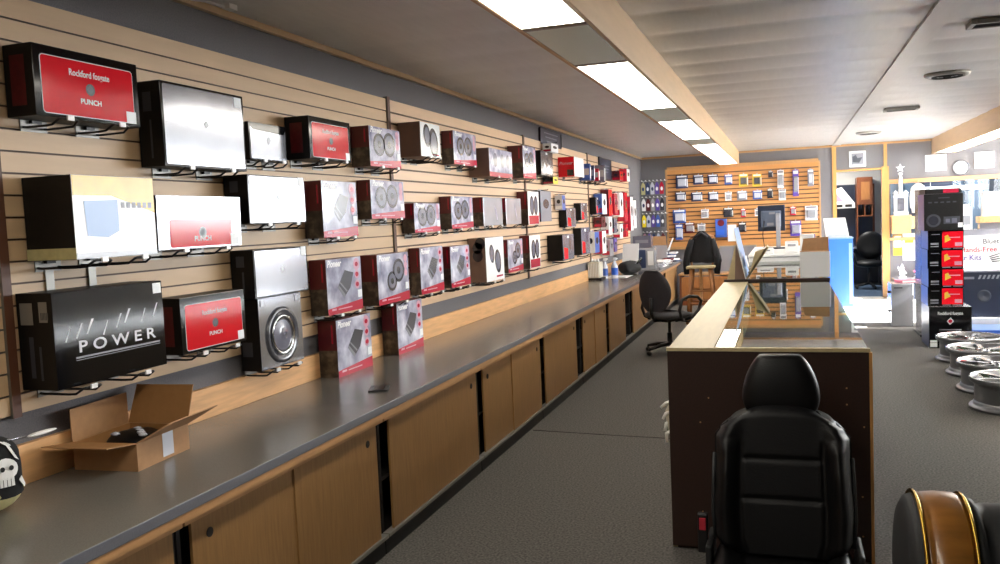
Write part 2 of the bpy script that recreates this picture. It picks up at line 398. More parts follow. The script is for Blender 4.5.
# hanging light box on the right
mb = MB().box(2.33, 2.35, Y0, 15.95, 2.41, ZC).box(2.66, 2.68, Y0, 15.95, 2.41, ZC).box(2.35, 2.66, Y0, 15.95, 2.50, 2.52)
struct('trim_14', mb, 'slat', 'pale board sides of the right ceiling light box')
for n, (y0, y1) in enumerate([(5.0, 7.2), (8.2, 10.4), (11.2, 13.4), (13.5, 15.7)]):
    t = empty('ceiling_light', (2.505, (y0+y1)/2, 2.415), 'lit fluorescent panel of the right ceiling light box, number %d from the front' % (n+1), 'ceiling light', 'panels of the right light box')
    h = (y1-y0)/2
    MB().box(-.155, .155, -h, -h+.02, -.004, .03).box(-.155, .155, h-.02, h, -.004, .03).box(-.155, -.15, -h+.02, h-.02, -.004, .03).box(.15, .155, -h+.02, h-.02, -.004, .03).build('frame', 'metalgy', t)
    MB().box(-.15, .15, -h+.02, h-.02, .004, .012).build('lens', 'lamp', t)

# ceiling vents and speakers on the right
def vent(x, y, label):
    t = empty('ceiling_vent', (x, y, ZC-.03), label, 'ceiling vent', 'ceiling grilles')
    mb = MB()
    for a, b, c, d in [(-.18, -.15, -.09, .09), (.15, .18, -.09, .09), (-.15, .15, -.09, -.065), (-.15, .15, .065, .09)]: mb.box(a, b, c, d, 0, .03)
    mb.build('frame', 'metalgy', t, .003)
    mb = MB()
    for i in range(6): 
        y_ = -.055+i*.022; mb.add([(-.15, y_-.008, .004), (.15, y_-.008, .004), (.15, y_+.008, .02), (-.15, y_+.008, .02), (-.15, y_-.008, .007), (.15, y_-.008, .007), (.15, y_+.008, .023), (-.15, y_+.008, .023)], [(0, 1, 2, 3), (4, 7, 6, 5), (0, 3, 7, 4), (1, 5, 6, 2), (0, 4, 5, 1), (3, 2, 6, 7)])
    mb.build('louvre_blades', 'ventgy', t)
    MB().box(-.15, .15, -.065, .065, .026, .03).build('backing', 'dark', t)
def cspk(x, y, label):
    t = empty('ceiling_speaker', (x, y, ZC-.035), label, 'ceiling speaker', 'round ceiling speakers')
    MB().lathe([(.13, .008), (.14, 0), (.17, .012), (.175, .03), (.13, .03)], k=40, closed=True).build('ring', 'metalgy', t)
    mb = MB().lathe([(0.001, .004), (.06, .002), (.13, .012), (.13, .02)], k=40)
    mb.build('grille', 'ventgy', t)
    mb = MB()
    for r in (.03, .06, .09, .115): mb.lathe([(r-.003, .006), (r, -.002), (r+.003, .006)], k=36)
    mb.build('grille_rings', 'dark', t)
vent(1.24, 5.85, 'rectangular ceiling vent cut off by the right edge of the picture')
cspk(1.29, 8.0, 'large looking round ceiling speaker between two rectangular vents')
vent(1.24, 10.55, 'rectangular ceiling vent between the two round speakers')
cspk(1.16, 13.6, 'farthest small looking round ceiling speaker')

# office seen through the doorway, and the room behind the interior window
mb = MB().box(-.2, 3.0, 19.4, 19.5, 0, 2.7).box(-.3, -.2, YB+.12, 19.5, 0, 2.7); struct('wall_office', mb, 'wallw', 'white office walls beyond the doorway')
mb = MB().box(-.3, 1.88, YB+.12, 19.5, -.1, .002); struct('floor_office', mb, 'bluecar', 'blue carpet of the office')
mb = MB().box(-.3, XR+.1, YB+.12, 19.5, 2.6, 2.7); struct('ceiling_office', mb, 'wallw', 'ceiling of the rooms behind the back wall')
mb = MB().box(1.88, 1.94, YB+.12, 19.4, 0, 2.6); struct('wall_partition', mb, 'wallbl', 'partition between office and workshop')
mb = MB().box(1.94, XR+.1, 18.6, 18.7, 0, 2.6).box(XR, XR+.1, YB+.12, 18.6, 0, 2.7); struct('wall_workshop', mb, 'wallbl', 'blue grey workshop wall behind the interior window')
mb = MB().box(1.94, XR, YB+.12, 18.6, -.1, .002); struct('floor_workshop', mb, 'lam', 'workshop floor')

# ------------------------------------------------------------------ long worktop and cabinets
mb = MB().box(-2.548, -1.82, 0, 15.6, ZT-.038, ZT, [1, 1, 1, 1, 1, 0])
wt = tag(mb.build('worktop', ['lam', 'lamedge'], None, .003), 'long grey laminate worktop running the whole left wall', 'worktop')
MB().box(-2.5, -1.825, 0, 15.6, ZT-.068, ZT-.0385).build('wood_edging', 'oak', wt)
def base_cab(y0, y1, doors, label):
    """doors: list of (ya, yb, track)"""
    t = empty('base_cabinet', (-2.2, (y0+y1)/2, 0), label, 'cabinet', 'cabinets under the long worktop'); ox, oy = -2.2, (y0+y1)/2
    def b(*a): return (a[0]-ox, a[1]-ox, a[2]-oy, a[3]-oy, a[4], a[5])
    zt = ZT-.069
    mb = MB().box(*b(-2.5, -2.48, y0, y1, .09, zt)).box(*b(-2.48, -1.90, y0, y0+.018, .09, zt)).box(*b(-2.48, -1.90, y1-.018, y1, .09, zt)).box(*b(-2.48, -1.90, y0+.018, y1-.018, .09, .108)).box(*b(-2.48, -1.90, y0+.018, y1-.018, .36, .375))
    mb.build('carcass', 'dark', t)
    MB().box(*b(-2.4, -1.885, y0, y1, .0, .088)).build('toe_kick', 'black', t)
    MB().box(*b(-1.90, -1.862, y0, y1, .089, .106)).build('bottom_track', 'metalgy', t)
    MB().box(*b(-1.90, -1.862, y0, y1, zt-.03, zt)).build('top_rail', 'oak', t)
    for ya, yb, tr in doors:
        x = -1.885 if tr else -1.877
        d = MB().box(*b(x-.006, x+.006, ya, yb, .107, zt-.008)).build('sliding_door', 'door', t, .0015)
        fr = (V(x+.006-ox, 0, 0), Y_, Z_, X_)
        yk = yb-.09 if not tr else ya+.09
        MB().disc(fr, yk-oy, zt-.1, .017, n1=.0025, k=16).disc(fr, yk-oy, zt-.1, .011, n0=.0025, n1=.003, k=16).build('finger_pull', 'dark', d)
cabs = [(.02, 2.20, [(.06, 1.0, 0), (1.0, 2.17, 1)], 'oak cabinet under the near end of the worktop, cut off by the picture edge'),
        (2.21, 3.64, [(2.26, 2.885, 1), (2.87, 3.58, 0)], 'oak cabinet with two sliding doors in front of the open cardboard box'),
        (3.65, 5.03, [(3.72, 4.96, 0)], 'oak cabinet with one very wide sliding door below the small black tag'),
        (5.04, 6.49, [(5.11, 5.72, 1), (5.70, 6.43, 0)], 'oak cabinet with two sliding doors just past the carpet seam'),
        (6.50, 7.92, [(6.57, 7.66, 0)], 'oak cabinet with one wide door halfway down the worktop'),
        (7.93, 9.13, [(7.97, 8.5, 1), (8.48, 9.04, 0)], 'oak cabinet with two narrow looking doors before the desk chair'),
        (9.14, 10.66, [(9.22, 10.2, 0)], 'oak cabinet with one door left half open behind the desk chair'),
        (10.67, 12.1, [(10.74, 11.9, 0)], 'oak cabinet right behind the backrest of the desk chair'),
        (12.11, 13.8, [(12.18, 12.9, 0), (13.0, 13.7, 1)], 'oak cabinet left of the wooden stool'),
        (13.81, 15.55, [(13.9, 15.4, 0)], 'oak cabinet at the far end of the worktop')]
for c in cabs: base_cab(*c)

# ------------------------------------------------------------------ cartons on the slatwall
def carton(name, y0, y1, xb, xf, z0, z1, style, label, group, cat='box', tilt=0):
    xb += .003; L = y1-y0; H = z1-z0; D = xf-xb
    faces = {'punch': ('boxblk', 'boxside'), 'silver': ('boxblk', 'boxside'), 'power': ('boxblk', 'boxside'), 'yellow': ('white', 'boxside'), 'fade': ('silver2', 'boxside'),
             'whitefoil': ('boxblk', 'boxside'), 'sub': ('silver', 'boxside'), 'mini': ('boxblk', 'boxside'),
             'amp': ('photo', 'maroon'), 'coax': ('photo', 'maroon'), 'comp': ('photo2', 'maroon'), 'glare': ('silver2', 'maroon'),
             'kraft': ('photo2', 'kraftdk'), 'kraftw': ('white', 'kraftdk'), 'whites': ('white', 'maroon'), 'blk': ('cone2', 'boxside'), 'blkred': ('cone2', 'boxside'),
             'redside': ('white', 'red'), 'glow': ('cone', 'boxside')}[style]
    mb = MB().box(-D, 0, 0, L, 0, H, [1, 0, 1, 1, 1, 1])
    o = mb.build(name, list(faces), None, .002, (xf, y0, z0)); tag(o, label, cat, group)
    f = fx((.0004, L/2, H/2)); s = fy((-D/2, -.0004, H/2))
    hl, hh = L/2, H/2
    def stick(a=.36, b=-.36, sz=.05):
        MB().rect(f, a*L-sz/2, b*H-sz*.45, a*L+sz/2, b*H+sz*.45, .0018, .0026).build('price_sticker', 'sticker', o)
    def diamond(sz, cy, m):
        MB().poly(f, [(-sz, cy), (-sz*.1, cy-sz*1.05), (sz, cy), (sz*.1, cy+sz*1.05)], .002, .0028).build('diamond_emblem', m, o)
    def rrect(fr, w, h, r, n0, n1, name, m, cx=0, cy=0):
        p = []
        for qx, qy, a in ((w-r, h-r, 0), (-w+r, h-r, 90), (-w+r, -h+r, 180), (w-r, -h+r, 270)):
            for i in range(5):
                t = math.radians(a+i*22.5); p.append((cx+qx+r*math.cos(t), cy+qy+r*math.sin(t)))
        return MB().poly(fr, p, n0, n1).build(name, m, o)
    def side_label():
        MB().rect(s, -D*.28, -hh*.7, D*.22, hh*.7).build('side_print', 'reddk', o)
    if style in ('punch', 'fade'):
        w, h = hl*.87, hh*.80
        cy = -.04*H
        if style == 'fade': w, h, cy = hl*.74, hh*.52, -.2*H  # silver front left above the short red label puts glare into the colour
        if style == 'punch': rrect(f, w+.003, h+.003, .014, 0, .0008, 'label_outline', 'ink', 0, cy)
        rrect(f, w, h, .012, .0009, .0016, 'front_label', 'red', 0, cy)
        k = L/.5
        if style == 'punch': MB().text(f, 'Rockford fosgate', .033*k, 0, cy+h*.55, 0, bold=.02, sx=.85, n0=.0018).build('lettering', 'ink', o)
        MB().disc(f, 0, cy+h*.02, .022*k, n0=.0017, n1=.0022).build('emblem_disc', 'amp', o)
        diamond(.017*k, cy+h*.02, 'inkdk')
        MB().text(f, 'PUNCH', .027*k, 0, cy-h*.45, 0, bold=.02, sx=1.1, n0=.0018).build('model_lettering', 'ink', o)
        stick(.40, -.36, .05*k); side_label()
    elif style in ('silver', 'whitefoil'):
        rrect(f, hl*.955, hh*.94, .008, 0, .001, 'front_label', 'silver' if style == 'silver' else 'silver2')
        diamond(.016, .1*hh, 'ink'); stick(.42, .40, .05)
        MB().rect(s, -D*.25, hh*.3, D*.1, hh*.75).build('side_label', 'inkdk', o)
        MB().rect(s, -D*.02, -hh*.8, D*.06, hh*.1).build('side_strip', 'reddk' if style == 'whitefoil' else 'inkdk', o)
    elif style == 'mini':
        MB().poly(f, [(-hl*.93, hh*.8), (-hl*.82, hh*.62), (hl*.82, hh*.5), (hl*.93, hh*.7), (hl*.93, -hh*.93), (-hl*.93, -hh*.93)], 0, .001).build('front_label', 'silver', o)
        diamond(.02, .1*hh, 'ink')
    elif style == 'power':
        for i, ch in enumerate('POWER'):
            pass
        MB().text(f, 'P O W E R', .058, .04*L, -.10*H, 0, bold=.016, sx=1.45, n0=.0004).build('lettering', 'ink', o)
        mb = MB().rect(f, -.34*L, -.215*H, .44*L, -.195*H); mb.rect(f, -.34*L, -.235*H, .44*L, -.228*H); mb.build('underline', 'grey', o)
        mb = MB()
        for q, (a, b) in enumerate([(-.42, -.02), (-.33, .0), (-.24, .03), (-.10, -.01), (.02, .04), (.10, .08), (.26, .06), (.38, .1)]):
            mb.poly(f, [(a*L, b*H), (a*L+.006, b*H-.002), (a*L+.03+.004*(q % 3), b*H+.05), (a*L+.027, b*H+.05)])
        mb.build('flare_streaks', 'ink', o)
        stick(.44, .42, .045)
        mb = MB().rect(s, -D*.40, hh*.35, -D*.05, hh*.8).rect(s, .02, hh*.4, D*.36, hh*.82); mb.build('side_labels', 'metalgy', o)
        mb = MB()
        for q in range(6): mb.rect(s, .028+q*.006, hh*.45, .031+q*.006, hh*.6, .0007, .001)
        mb.build('barcode', 'inkdk', o)
        MB().rect(s, -D*.2, -hh*.75, -D*.08, hh*.1).rect(s, .01, -hh*.8, .02, -hh*.1).build('side_print', 'inkdk', o)
    elif style == 'yellow':
        MB().rect(f, -hl*.99, .52*hh, hl*.99, hh*.99).poly(f, [(-.05*L, .52*hh), (hl*.99, .1*hh), (hl*.99, .52*hh)]).build('yellow_print', 'yellow', o)
        MB().poly(f, [(-.38*L, .38*hh), (.02*L, .42*hh), (.02*L, -.35*hh), (-.12*L, -.5*hh), (-.36*L, -.45*hh)], .0006, .001).build('product_picture', 'bluep', o)
        mb = MB()
        for i in range(6): mb.rect(f, (.06+i*.07)*L, .22*hh, (.06+i*.07)*L+.018, .36*hh, .0006, .001)
        mb.build('feature_icons', 'grey', o)
        MB().rect(f, .08*L, -.7*hh, .46*L, .1*hh).build('text_block', 'silver2', o)
        MB().rect(f, -hl*.99, -hh*.99, hl*.99, -.85*hh).build('bottom_band', 'amp2', o)
        MB().box(-D+.001, -.001, .0, .0008, 0, 0).build('side_print', 'boxside', o) if False else MB().rect(s, -D*.5, -hh*.99, D*.5, -hh*.72).build('side_band', 'cream', o)
    elif style == 'sub':
        MB().rect(s, -D*.4, -hh*.6, D*.1, -hh*.2).build('side_print', 'inkdk', o)
        R = min(hl, hh)*.80
        MB().lathe([(R*.99, 0), (R, .006), (R*.86, .012), (R*.8, .004), (.001, .002)], f[0]+Z_*(-.06*H), (1, 0, 0), 40).build('speaker_surround', 'amp', o)
        MB().lathe([(R*.72, .003), (R*.70, .012), (R*.62, .010), (R*.60, .003)], f[0]+Z_*(-.06*H), (1, 0, 0), 40, closed=True).build('silver_ring', 'chrome', o)
        MB().lathe([(R*.56, .003), (R*.3, .008), (.001, .012)], f[0]+Z_*(-.06*H), (1, 0, 0), 40).build('speaker_cone', 'cone2', o)
        mb = MB()
        for a, b in ((-.42, .44), (.38, .44)): mb.rect(f, a*L-.012, b*H-.02, a*L+.012, b*H+.012, 0, .003)
        mb.build('mounting_tabs', 'silver2', o)
    elif style in ('amp', 'coax', 'comp', 'glare', 'kraft', 'kraftw', 'whites'):
        if style in ('amp', 'coax', 'comp'):
            b0 = -hh*.70 if style != 'comp' else -hh*.66
            MB().poly(f, [(-hl, -hh), (hl, -hh), (hl, b0+.012), (-hl, b0-.012)]).build('colour_band', 'redband', o)
            mb = MB()
            for q, (a, b) in enumerate([(-.80, -.55), (-.45, .35)]):
                mb.rect(f, a*hl, -hh*.86, b*hl, -hh*(.82 if q else .79), .0006, .001)
            mb.build('band_lines', 'pink', o)
            MB().text(f, 'Pioneer', .052, -hl*.55, hh*.82, 0, bold=.03, sx=.95, shear=.2, n0=.0004).build('lettering', 'white', o)
        if style == 'amp':
            MB().poly(f, [(-.42*hl, -.05*hh), (.02*hl, .55*hh), (.52*hl, .42*hh), (.30*hl, -.12*hh), (-.08*hl, -.45*hh)]).build('product_picture', 'amp', o)
            mb = MB().poly(f, [(-.42*hl, -.05*hh), (-.36*hl, .03*hh), (.0, -.36*hh), (-.08*hl, -.45*hh)], .0007, .001)
            mb.poly(f, [(-.30*hl, .1*hh), (-.27*hl, .14*hh), (.12*hl, -.22*hh), (.08*hl, -.27*hh)], .0007, .001); mb.build('picture_highlights', 'amp2', o)
            mb = MB()
            for q in range(3): mb.disc(f, .72*hl, (.72-.38*q)*hh, .036 if q == 0 else .027, k=18)
            mb.build('inset_pictures', 'pink', o)
            mb = MB()
            for q in range(3): mb.disc(f, .72*hl, (.72-.38*q)*hh, .02, .014, n0=.0007, n1=.001, k=14)
            mb.build('inset_details', 'redband', o)
        elif style in ('coax', 'comp'):
            a = ((-.12, -.12, .070), (.32, .28, .085)) if style == 'coax' else ((-.4, .12, .08), (.25, .18, .085))
            for cx, cy, r in a:
                p = MB().disc(f, cx*hl, cy*hh, r, r*.9, k=28).build('speaker_picture', 'cone', o)
                MB().disc(f, cx*hl, cy*hh, r*.75, r*.68, n0=.0007, n1=.001, k=28).build('cone_picture', 'cone2', p); MB().disc(f, cx*hl, cy*hh, r*.3, r*.28, n0=.0011, n1=.0015, k=20).build('tweeter_picture', 'cone', p)
            mb = MB()
            for q in range(3): mb.disc(f, .8*hl, (.75-.3*q)*hh, .024, k=16)
            mb.build('inset_pictures', 'pink', o)
        elif style == 'glare':  # pale silver front and faint picture: window glare put into the colour
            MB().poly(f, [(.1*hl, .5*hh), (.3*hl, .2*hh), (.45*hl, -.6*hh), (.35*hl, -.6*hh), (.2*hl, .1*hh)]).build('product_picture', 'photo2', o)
        elif style == 'kraft':
            for cx in (-.5, .1, .6): MB().disc(f, cx*hl, .2*hh, .05, .06, k=20).build('speaker_picture', 'cone2', o)
            MB().rect(f, -hl, -hh, hl, -.66*hh).build('colour_band', 'redband', o)
        elif style in ('kraftw', 'whites'):
            pts = ((-.35, .25, .07), (.3, -.12, .09)) if style == 'kraftw' else ((-.3, .15, .085), (.4, .15, .085))
            for cx, cy, r in pts:
                p = MB().disc(f, cx*hl, cy*hh, r*.85, r*1.15, k=24, rot=.3 if style == 'kraftw' else 0).build('speaker_picture', 'cone', o); MB().disc(f, cx*hl, cy*hh, r*.6, r*.85, n0=.0007, n1=.001, k=24).build('cone_picture', 'cone2', p)
            if style == 'whites': MB().rect(f, -hl*.9, -hh*.97, hl*.9, -.45*hh).build('colour_band', 'redband', o)
            else:
                MB().rect(f, .1*hl, -.86*hh, .8*hl, -.78*hh).build('small_print', 'redband', o)
        if style in ('amp', 'coax', 'comp') : stick(.42, -.20, .05)
        # side: dark red above a brown photograph
        if faces[1] == 'maroon':
            MB().rect(s, -D*.495, -hh*.995, D*.495, -hh*.05).build('side_photograph', 'sidephoto', o)
            MB().rect(s, D*.22, hh*.2, D*.30, hh*.85).build('side_lettering_strip', 'pink' if False else 'redband', o)
        if style == 'kraftw' and z0 < 2:
            m1 = MB()
            for cx, cy in ((.05, .55), (.2, .75), (.05, .2)): m1.disc(s, cx*D, cy*hh, .045, .05, k=18)
            m1.build('side_picture', 'cone', o)
    elif style in ('blk', 'blkred', 'glow'):
        if style != 'glow': MB().poly(f, [(-.8*hl, -hh*.9), (-.1*hl, -hh*.9), (-.1*hl, -.1*hh), (-.8*hl, .05*hh)]).build('colour_band', 'red', o)
        MB().disc(f, .3*hl, .3*hh, .06, .07, k=20).build('speaker_picture', 'cone', o)
        MB().rect(f, -.2*hl, .72*hh, .1*hl, .9*hh).build('white_tab', 'white', o)
        if style == 'glow':
            MB().poly(f, [(-.8*hl, -.8*hh), (-.5*hl, .1*hh), (-.1*hl, -.4*hh), (.3*hl, .0), (.8*hl, -.8*hh)], .0006, .001).build('product_picture', 'silver2', o)
    elif style == 'redside':
        MB().text(s, 'Pioneer', .05, 0, .35*hh, 0, bold=.02, shear=.2).build('lettering', 'pink', o)
        MB().rect(s, .05*D, -.9*hh, .45*D, -.3*hh).build('side_photograph', 'sidephoto', o)
    if tilt: o.rotation_euler.y = tilt
    return o

def hook(y, z, xf, label, clip=True, ph=.03, low=-.045):
    """U shaped wire bracket: the carton rests on its raised front bar"""
    t = empty('wire_hook', (W, y, z), label, 'hook', 'wire hooks on the slatwall'); d = xf-W
    w = .045
    MB().tube([(.004, -w, -.026), (.02, -w, -.028), (d*.8, -w, -.028), (d+.0, -w, -.026), (d+.028, -w+.004, -.008), (d+.03, -w+.012, -.006), (d+.03, w-.012, -.006), (d+.028, w-.004, -.008), (d+.0, w, -.026), (.02, w, -.028), (.004, w, -.026)], .0045, 6).build('wire', 'blackm', t)
    MB().box(0, .004, -w-.012, w+.012, -.04, ph).build('back_plate', 'metalgy', t)
    MB().box(.004, .02, -.02, .02, -.012, -.001).build('rest', 'blackm', t)
    if low < -.05: MB().box(.0042, .008, -.018, .018, low, -.035).build('hanging_plate', 'metalgy', t)
    if clip: MB().box(d+.0345, d+.041, -.014, .014, -.012, .004).build('label_clip', 'white', t)
G1 = 'cartons hung on the left slatwall'
cart = [
 # y0 y1 xf z0 z1 style name short label
 (2.264, 2.756, -2.396, 2.029, 2.273, 'punch', 'amplifier_box', 'topmost front red box', 'red and black amplifier box nearest the front in the highest hung row'),
 (2.891, 3.452, -2.405, 1.888, 2.237, 'silver', 'amplifier_box', 'tall silver box', 'tall shiny silver fronted black box between two red ones in the highest row'),
 (2.298, 2.695, -2.306, 1.533, 1.825, 'yellow', 'stereo_box', 'yellow and white box', 'yellow and white box with a black side, below the frontmost red box'),
 (2.80, 3.353, -2.390, 1.543, 1.766, 'fade', 'amplifier_box', 'red box with glare', 'red and silver amplifier box washed out by glare, right of the yellow and white box'),
 (3.577, 3.909, -2.470, 1.956, 2.141, 'mini', 'amplifier_box', 'small grey box', 'small flat grey fronted box with a pale diamond in the highest row'),
 (3.982, 4.433, -2.378, 1.977, 2.204, 'punch', 'amplifier_box', 'second red box of top row', 'red box with black frame and glare streaks, right of the small grey box'),
 (4.709, 5.146, -2.397, 1.973, 2.220, 'comp', 'speaker_box', 'grey box before the divider', 'grey speaker box with pink band in the highest row just before the first divider'),
 (3.427, 3.924, -2.390, 1.641, 1.874, 'whitefoil', 'amplifier_box', 'blank glaring white box', 'white glaring foil fronted box with black side in the middle row'),
 (4.127, 4.524, -2.408, 1.553, 1.869, 'amp', 'amplifier_box', 'tall box right of glaring white', 'tall grey and red amplifier box right of the glaring white box, middle row'),
 (4.754, 5.236, -2.430, 1.651, 1.894, 'comp', 'speaker_box', 'wide middle row speaker box', 'wide grey speaker box in the middle row just before the first divider'),
 (3.441, 3.919, -2.396, 1.284, 1.517, 'silver', 'amplifier_box', 'silver box over the subwoofer', 'silver fronted box with a diamond standing on the subwoofer box'),
 (3.478, 3.858, -2.411, .928, 1.280, 'sub', 'subwoofer_box', 'subwoofer box', 'black box with a large round silver subwoofer on the front'),
 (2.234, 2.774, -2.366, 1.089, 1.425, 'power', 'amplifier_box', 'black lettered box', 'large black box lettered POWER above the open cardboard box'),
 (2.90, 3.343, -2.390, 1.102, 1.340, 'punch', 'amplifier_box', 'lowest red box', 'red box with black edges right of the black box lettered POWER'),
 (4.140, 4.547, -2.416, 1.119, 1.431, 'amp', 'amplifier_box', 'lower row first grey box', 'grey amplifier box with red band hung right of the subwoofer box'),
 (4.746, 5.201, -2.408, 1.110, 1.427, 'coax', 'speaker_box', 'lower row twin speaker box', 'grey box picturing two round speakers, lowest hung row, left of the first divider'),
 (5.467, 5.888, -2.439, 1.110, 1.440, 'amp', 'amplifier_box', 'first lower box after divider', 'grey amplifier box in the lowest hung row directly right of the first divider'),
 (5.99, 6.40, -2.420, 1.111, 1.427, 'amp', 'amplifier_box', 'second lower box after divider', 'grey amplifier box left of the tall white box with two speakers'),
 (6.641, 7.114, -2.366, 1.100, 1.470, 'kraftw', 'speaker_box', 'tall white box', 'tall white box with two dark speakers and a brown side, lowest hung row'),
 (7.397, 7.864, -2.420, 1.127, 1.429, 'coax', 'speaker_box', 'grey box right of tall white', 'grey and red speaker box right of the tall white box'),
 (8.10, 8.486, -2.420, 1.118, 1.448, 'whites', 'speaker_box', 'white and red lower box', 'white and red box with two ovals in the lowest row beyond the second divider'),
 (5.386, 5.843, -2.428, 1.547, 1.753, 'comp', 'speaker_box', 'small middle box after divider', 'small grey speaker box in the middle row directly right of the first divider'),
 (6.074, 6.547, -2.427, 1.560, 1.811, 'comp', 'speaker_box', 'half white middle box', 'speaker box with glaring lower half, second after the first divider in the middle row'),
 (6.779, 7.287, -2.418, 1.569, 1.813, 'glare', 'speaker_box', 'third middle box', 'white glaring box with dark red side, third after the first divider in the middle row'),
 (7.426, 7.893, -2.430, 1.570, 1.813, 'glare', 'speaker_box', 'fourth middle box', 'blank white glaring box just before the second divider in the middle row'),
 (8.07, 8.462, -2.410, 1.555, 1.887, 'whites', 'speaker_box', 'first middle box past second divider', 'tall white and red box just past the second divider in the middle row'),
 (5.389, 5.738, -2.354, 2.071, 2.307, 'kraftw', 'speaker_box', 'brown sided box', 'white fronted box with large brown side, top row right after the first divider'),
 (6.179, 6.689, -2.426, 2.060, 2.320, 'comp', 'speaker_box', 'dark sided top box', 'grey and pink speaker box with dark red side between two brown sided boxes'),
 (6.76, 7.387, -2.340, 1.982, 2.221, 'kraft', 'speaker_box', 'wide brown sided box', 'wide low speaker box with brown side before the second divider, top row'),
 (7.829, 8.269, -2.370, 2.006, 2.318, 'comp', 'speaker_box', 'maroon sided box at divider', 'box with a tall maroon side covering the top of the second divider'),
 (8.572, 9.05, -2.400, 2.064, 2.321, 'glow', 'speaker_box', 'black box past second divider', 'black and silver box in the top row past the second divider'),
 (9.142, 9.656, -2.347, 1.134, 1.422, 'blkred', 'speaker_box', 'big black lower box', 'big black box with red corner, lowest row left of the white tissue dispenser'),
 (10.364, 10.847, -2.420, 1.140, 1.476, 'blkred', 'speaker_box', 'black box above dispenser', 'black and red box in the lowest row just before the third divider'),
 (9.70, 10.15, -2.430, 1.500, 1.724, 'blk', 'speaker_box', 'small black middle box', 'small black and red box, left one of two side by side in the middle row'),
 (10.45, 10.8, -2.430, 1.573, 1.789, 'blk', 'speaker_box', 'second small black middle box', 'small black and red box, right one of two side by side in the middle row'),
 (11.36, 11.55, -2.430, 1.646, 1.873, 'blk', 'speaker_box', 'highest black middle box', 'small black and red box just past the third divider in the middle row'),
 (9.75, 10.25, -2.33, 2.09, 2.32, 'redside', 'speaker_box', 'bright red sided box', 'bright red sided box with a white front under the black wall sign'),
]
for (y0, y1, xf, z0, z1, st, nm, short, lab) in cart:
    carton(nm, y0, y1, W+.003, xf, z0, z1, st, lab, G1, tilt=.022 if st == 'fade' else 0)   # tilt added so its lower half keeps out of the window glare
    if short == 'silver box over the subwoofer': continue
    L = y1-y0; n = 2 if y0 < 6.9 else 1
    for q in range(n):
        yy = y0+L*((.22, .72)[q] if n == 2 else .5)
        hook(yy, z0-.0, xf, 'black wire hook under the %s of the %s' % ((('left end', 'right end')[q]) if n == 2 else 'middle', short), y0 < 7, .12 if short == 'subwoofer box' else .03, -.12 if short == 'yellow and white box' else -.045)
# two standing on the worktop
carton('amplifier_box', 4.200, 4.616, W-.0, -2.408, ZT, 1.084, 'amp', 'grey and red amplifier box standing on the worktop, left of two', 'amplifier boxes standing on the worktop')
carton('amplifier_box', 5.000, 5.403, W-.0, -2.414, ZT, 1.095, 'amp', 'grey and red amplifier box standing on the worktop, right of two', 'amplifier boxes standing on the worktop')

# ------------------------------------------------------------------ hanging packs
def pack(y, z0, z1, w, d, face, side, label, name='hanging_pack', pic='cone', group='hanging packs at the far end of the left wall'):
    """pack hung on the left wall, seen mostly end on"""
    o = MB().box(0, d, -w/2, w/2, z0-z1, 0, [1, 0, 1, 1, 1, 1]).build(name, [face, side], None, .003, (W+.02, y, z1))
    tag(o, label, 'pack', group)
    h = z1-z0
    MB().disc(fx((d+.0005, 0, -h*.42)), 0, 0, w*.28, h*.16, k=16).build('product_picture', pic, o)
    s = fy((d*.5, -w/2-.0005, -h*.5))
    MB().rect(s, -d*.42, -h*.42, d*.42, -h*.2).build('printed_band', 'redband' if face != 'bluepk' else 'white', o)
    MB().disc(s, 0, h*.08, d*.25, h*.14, k=14).build('end_picture', pic, o)
    MB().tube([(-.019, 0, .012), (d+.02, 0, .012), (d+.03, 0, .02)], .004, 5).build('peg_hook', 'blackm', o)
    MB().box(d*.3, d*.5, -w*.15, w*.15, -.001, .02).build('hang_tab', 'clear', o)
    return o
